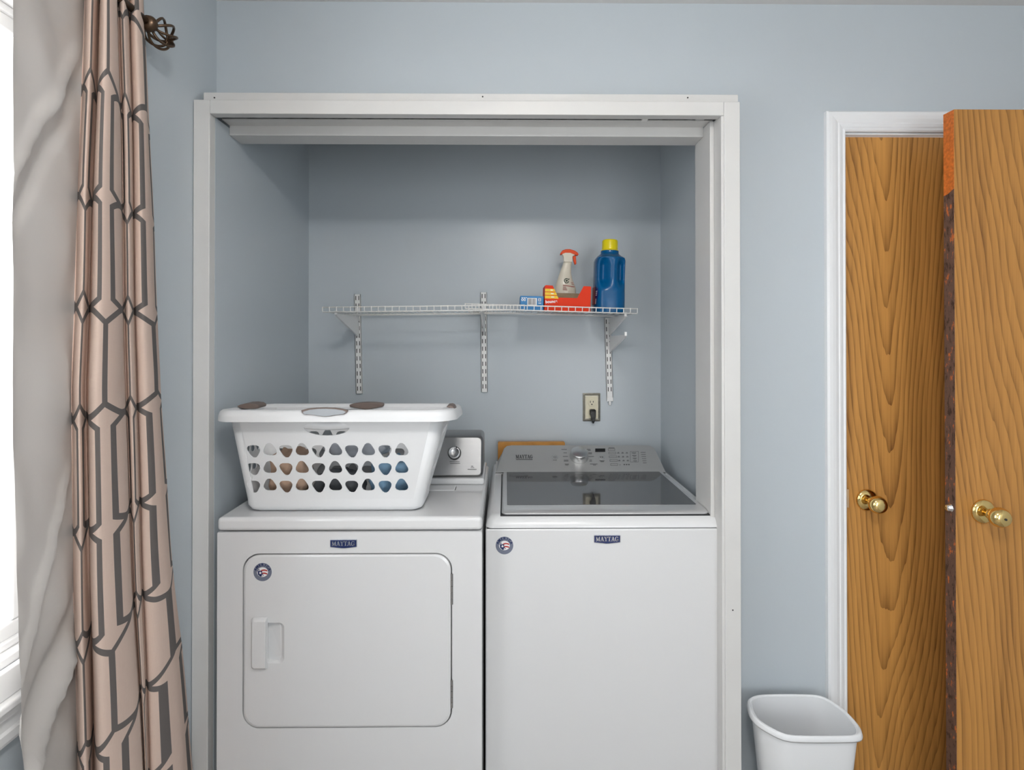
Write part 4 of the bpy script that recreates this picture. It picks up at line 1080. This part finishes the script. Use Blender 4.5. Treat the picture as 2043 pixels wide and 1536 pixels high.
grip([(696, 808), (702, 806), (716, 803.8), (732, 803), (748, 803.4), (760, 805), (766, 807.5), (763, 811.5), (752, 813.5), (740, 816), (728, 817.3), (716, 815.5), (704, 813), (698, 811.5)], ty1-.010, .030)
grip([(471, 811), (478, 807.5), (488, 805.2), (500, 804.6), (511, 806), (517, 810), (515.5, 815), (505, 816.3), (486, 816), (478, 814)], 1.500, .05)
grip([(890, 812), (893, 809.5), (900, 808.8), (905, 811.5), (907.5, 817), (906, 823), (902, 823.5), (899.5, 818), (896, 814)], 1.475, .055)
# laundry inside
def clump(name, label, c, h, m, seed):
    bm = BM(); bmesh.ops.create_icosphere(bm, subdivisions=4, radius=1.0)
    for v in bm.verts:
        d = v.co.normalized(); k = 1 + .22*noise.noise(d*2.0+Vector((seed, 0, 0))) + .13*noise.noise(Vector((d.x*7, d.y*5, d.z*3+seed)))
        sq = max(abs(d.x), abs(d.y), abs(d.z)); d2 = d*(1/sq**.45)
        v.co = Vector((c[0]+d2.x*h[0]*k*.9, c[1]+d2.y*h[1]*min(k, 1.05)*.9, c[2]+d2.z*h[2]*k*.9))
    zmin = min(v.co.z for v in bm.verts)
    bmesh.ops.translate(bm, verts=bm.verts, vec=(0, 0, c[3]-zmin))
    tag(obj(name, bm, m, smooth=True), label, 'laundry', 'laundry in the basket')
zi_ = ZDT+.0045
clump('blue_garment', 'crumpled pale blue garment at the right inside the basket', (-.325, 1.560, 1.0, zi_), (.082, .052, .072), 'cloth_blue', 1.3)
clump('grey_garment', 'crumpled dark grey garment in the middle of the basket', (-.492, 1.562, .98, zi_), (.078, .050, .050), 'cloth_grey', 4.1)
clump('tan_garment', 'crumpled tan garment at the left inside the basket', (-.632, 1.562, 1.0, zi_), (.062, .050, .085), 'cloth_tan', 7.7)
clump('pale_garment', 'crumpled pale grey garment lying on top in the basket', (-.44, 1.565, 1.08, zi_+.132), (.10, .042, .036), 'cloth_pale', 9.2)

# ================================================================== WASTE BIN
cB = (.838, 1.482); ZB_ = .342
cp2 = [(.716, 1.548), (.748, 1.564), (.800, 1.568), (.890, 1.567), (.935, 1.562), (.958, 1.545), (.976, 1.500), (.978, 1.450), (.968, 1.415), (.945, 1.399), (.890, 1.396), (.800, 1.397), (.755, 1.402), (.728, 1.420), (.702, 1.455), (.696, 1.485), (.702, 1.520)]
def closed_cat(P, n):
    out = []; m_ = len(P)
    for i in range(m_):
        p0, p1, p2, p3 = P[i-1], P[i], P[(i+1) % m_], P[(i+2) % m_]
        for k in range(n):
            t = k/n; out.append(tuple(.5*((2*b)+(-a+c)*t+(2*a-5*b+4*c-d)*t*t+(-a+3*b-3*c+d)*t**3) for a, b, c, d in zip(p0, p1, p2, p3)))
    return out
pln = closed_cat(cp2, 4)
def bl(s, z, d=0.0):
    out = []
    for x, y in pln:
        vx, vy = x-cB[0], y-cB[1]; r = math.hypot(vx, vy); k = s + d/r
        out.append((cB[0]+vx*k, cB[1]+vy*k, z))
    return out
wb = thing('waste_bin', 'small white plastic waste bin below the closed door', 'waste bin', (cB[0], cB[1], 0))
bm = BM()
loft(bm, [bl(.66, .001), bl(.70, .006), bl(.915, ZB_-.020), bl(.915, ZB_-.004), bl(.915, ZB_-.004, -.0025), bl(.695, .009), bl(.60, .009)], True, True, True)
o_ = obj('bin_body', bm, 'bin_white', wb, smooth=True); o_.data.set_sharp_from_angle(angle=.8)
bm = BM(); rows = loft(bm, [bl(.915, ZB_-.006, -.001), bl(.93, ZB_-.001), bl(.955, ZB_), bl(.985, ZB_-.004), bl(1.0, ZB_-.013), bl(.995, ZB_-.017), bl(.975, ZB_-.014), bl(.918, ZB_-.013)], True, False, False)
for i in range(len(rows[0])):
    j = (i+1) % len(rows[0]); bm.faces.new((rows[-1][i], rows[-1][j], rows[0][j], rows[0][i]))
obj('bin_rim', bm, 'bin_white', wb, smooth=True)
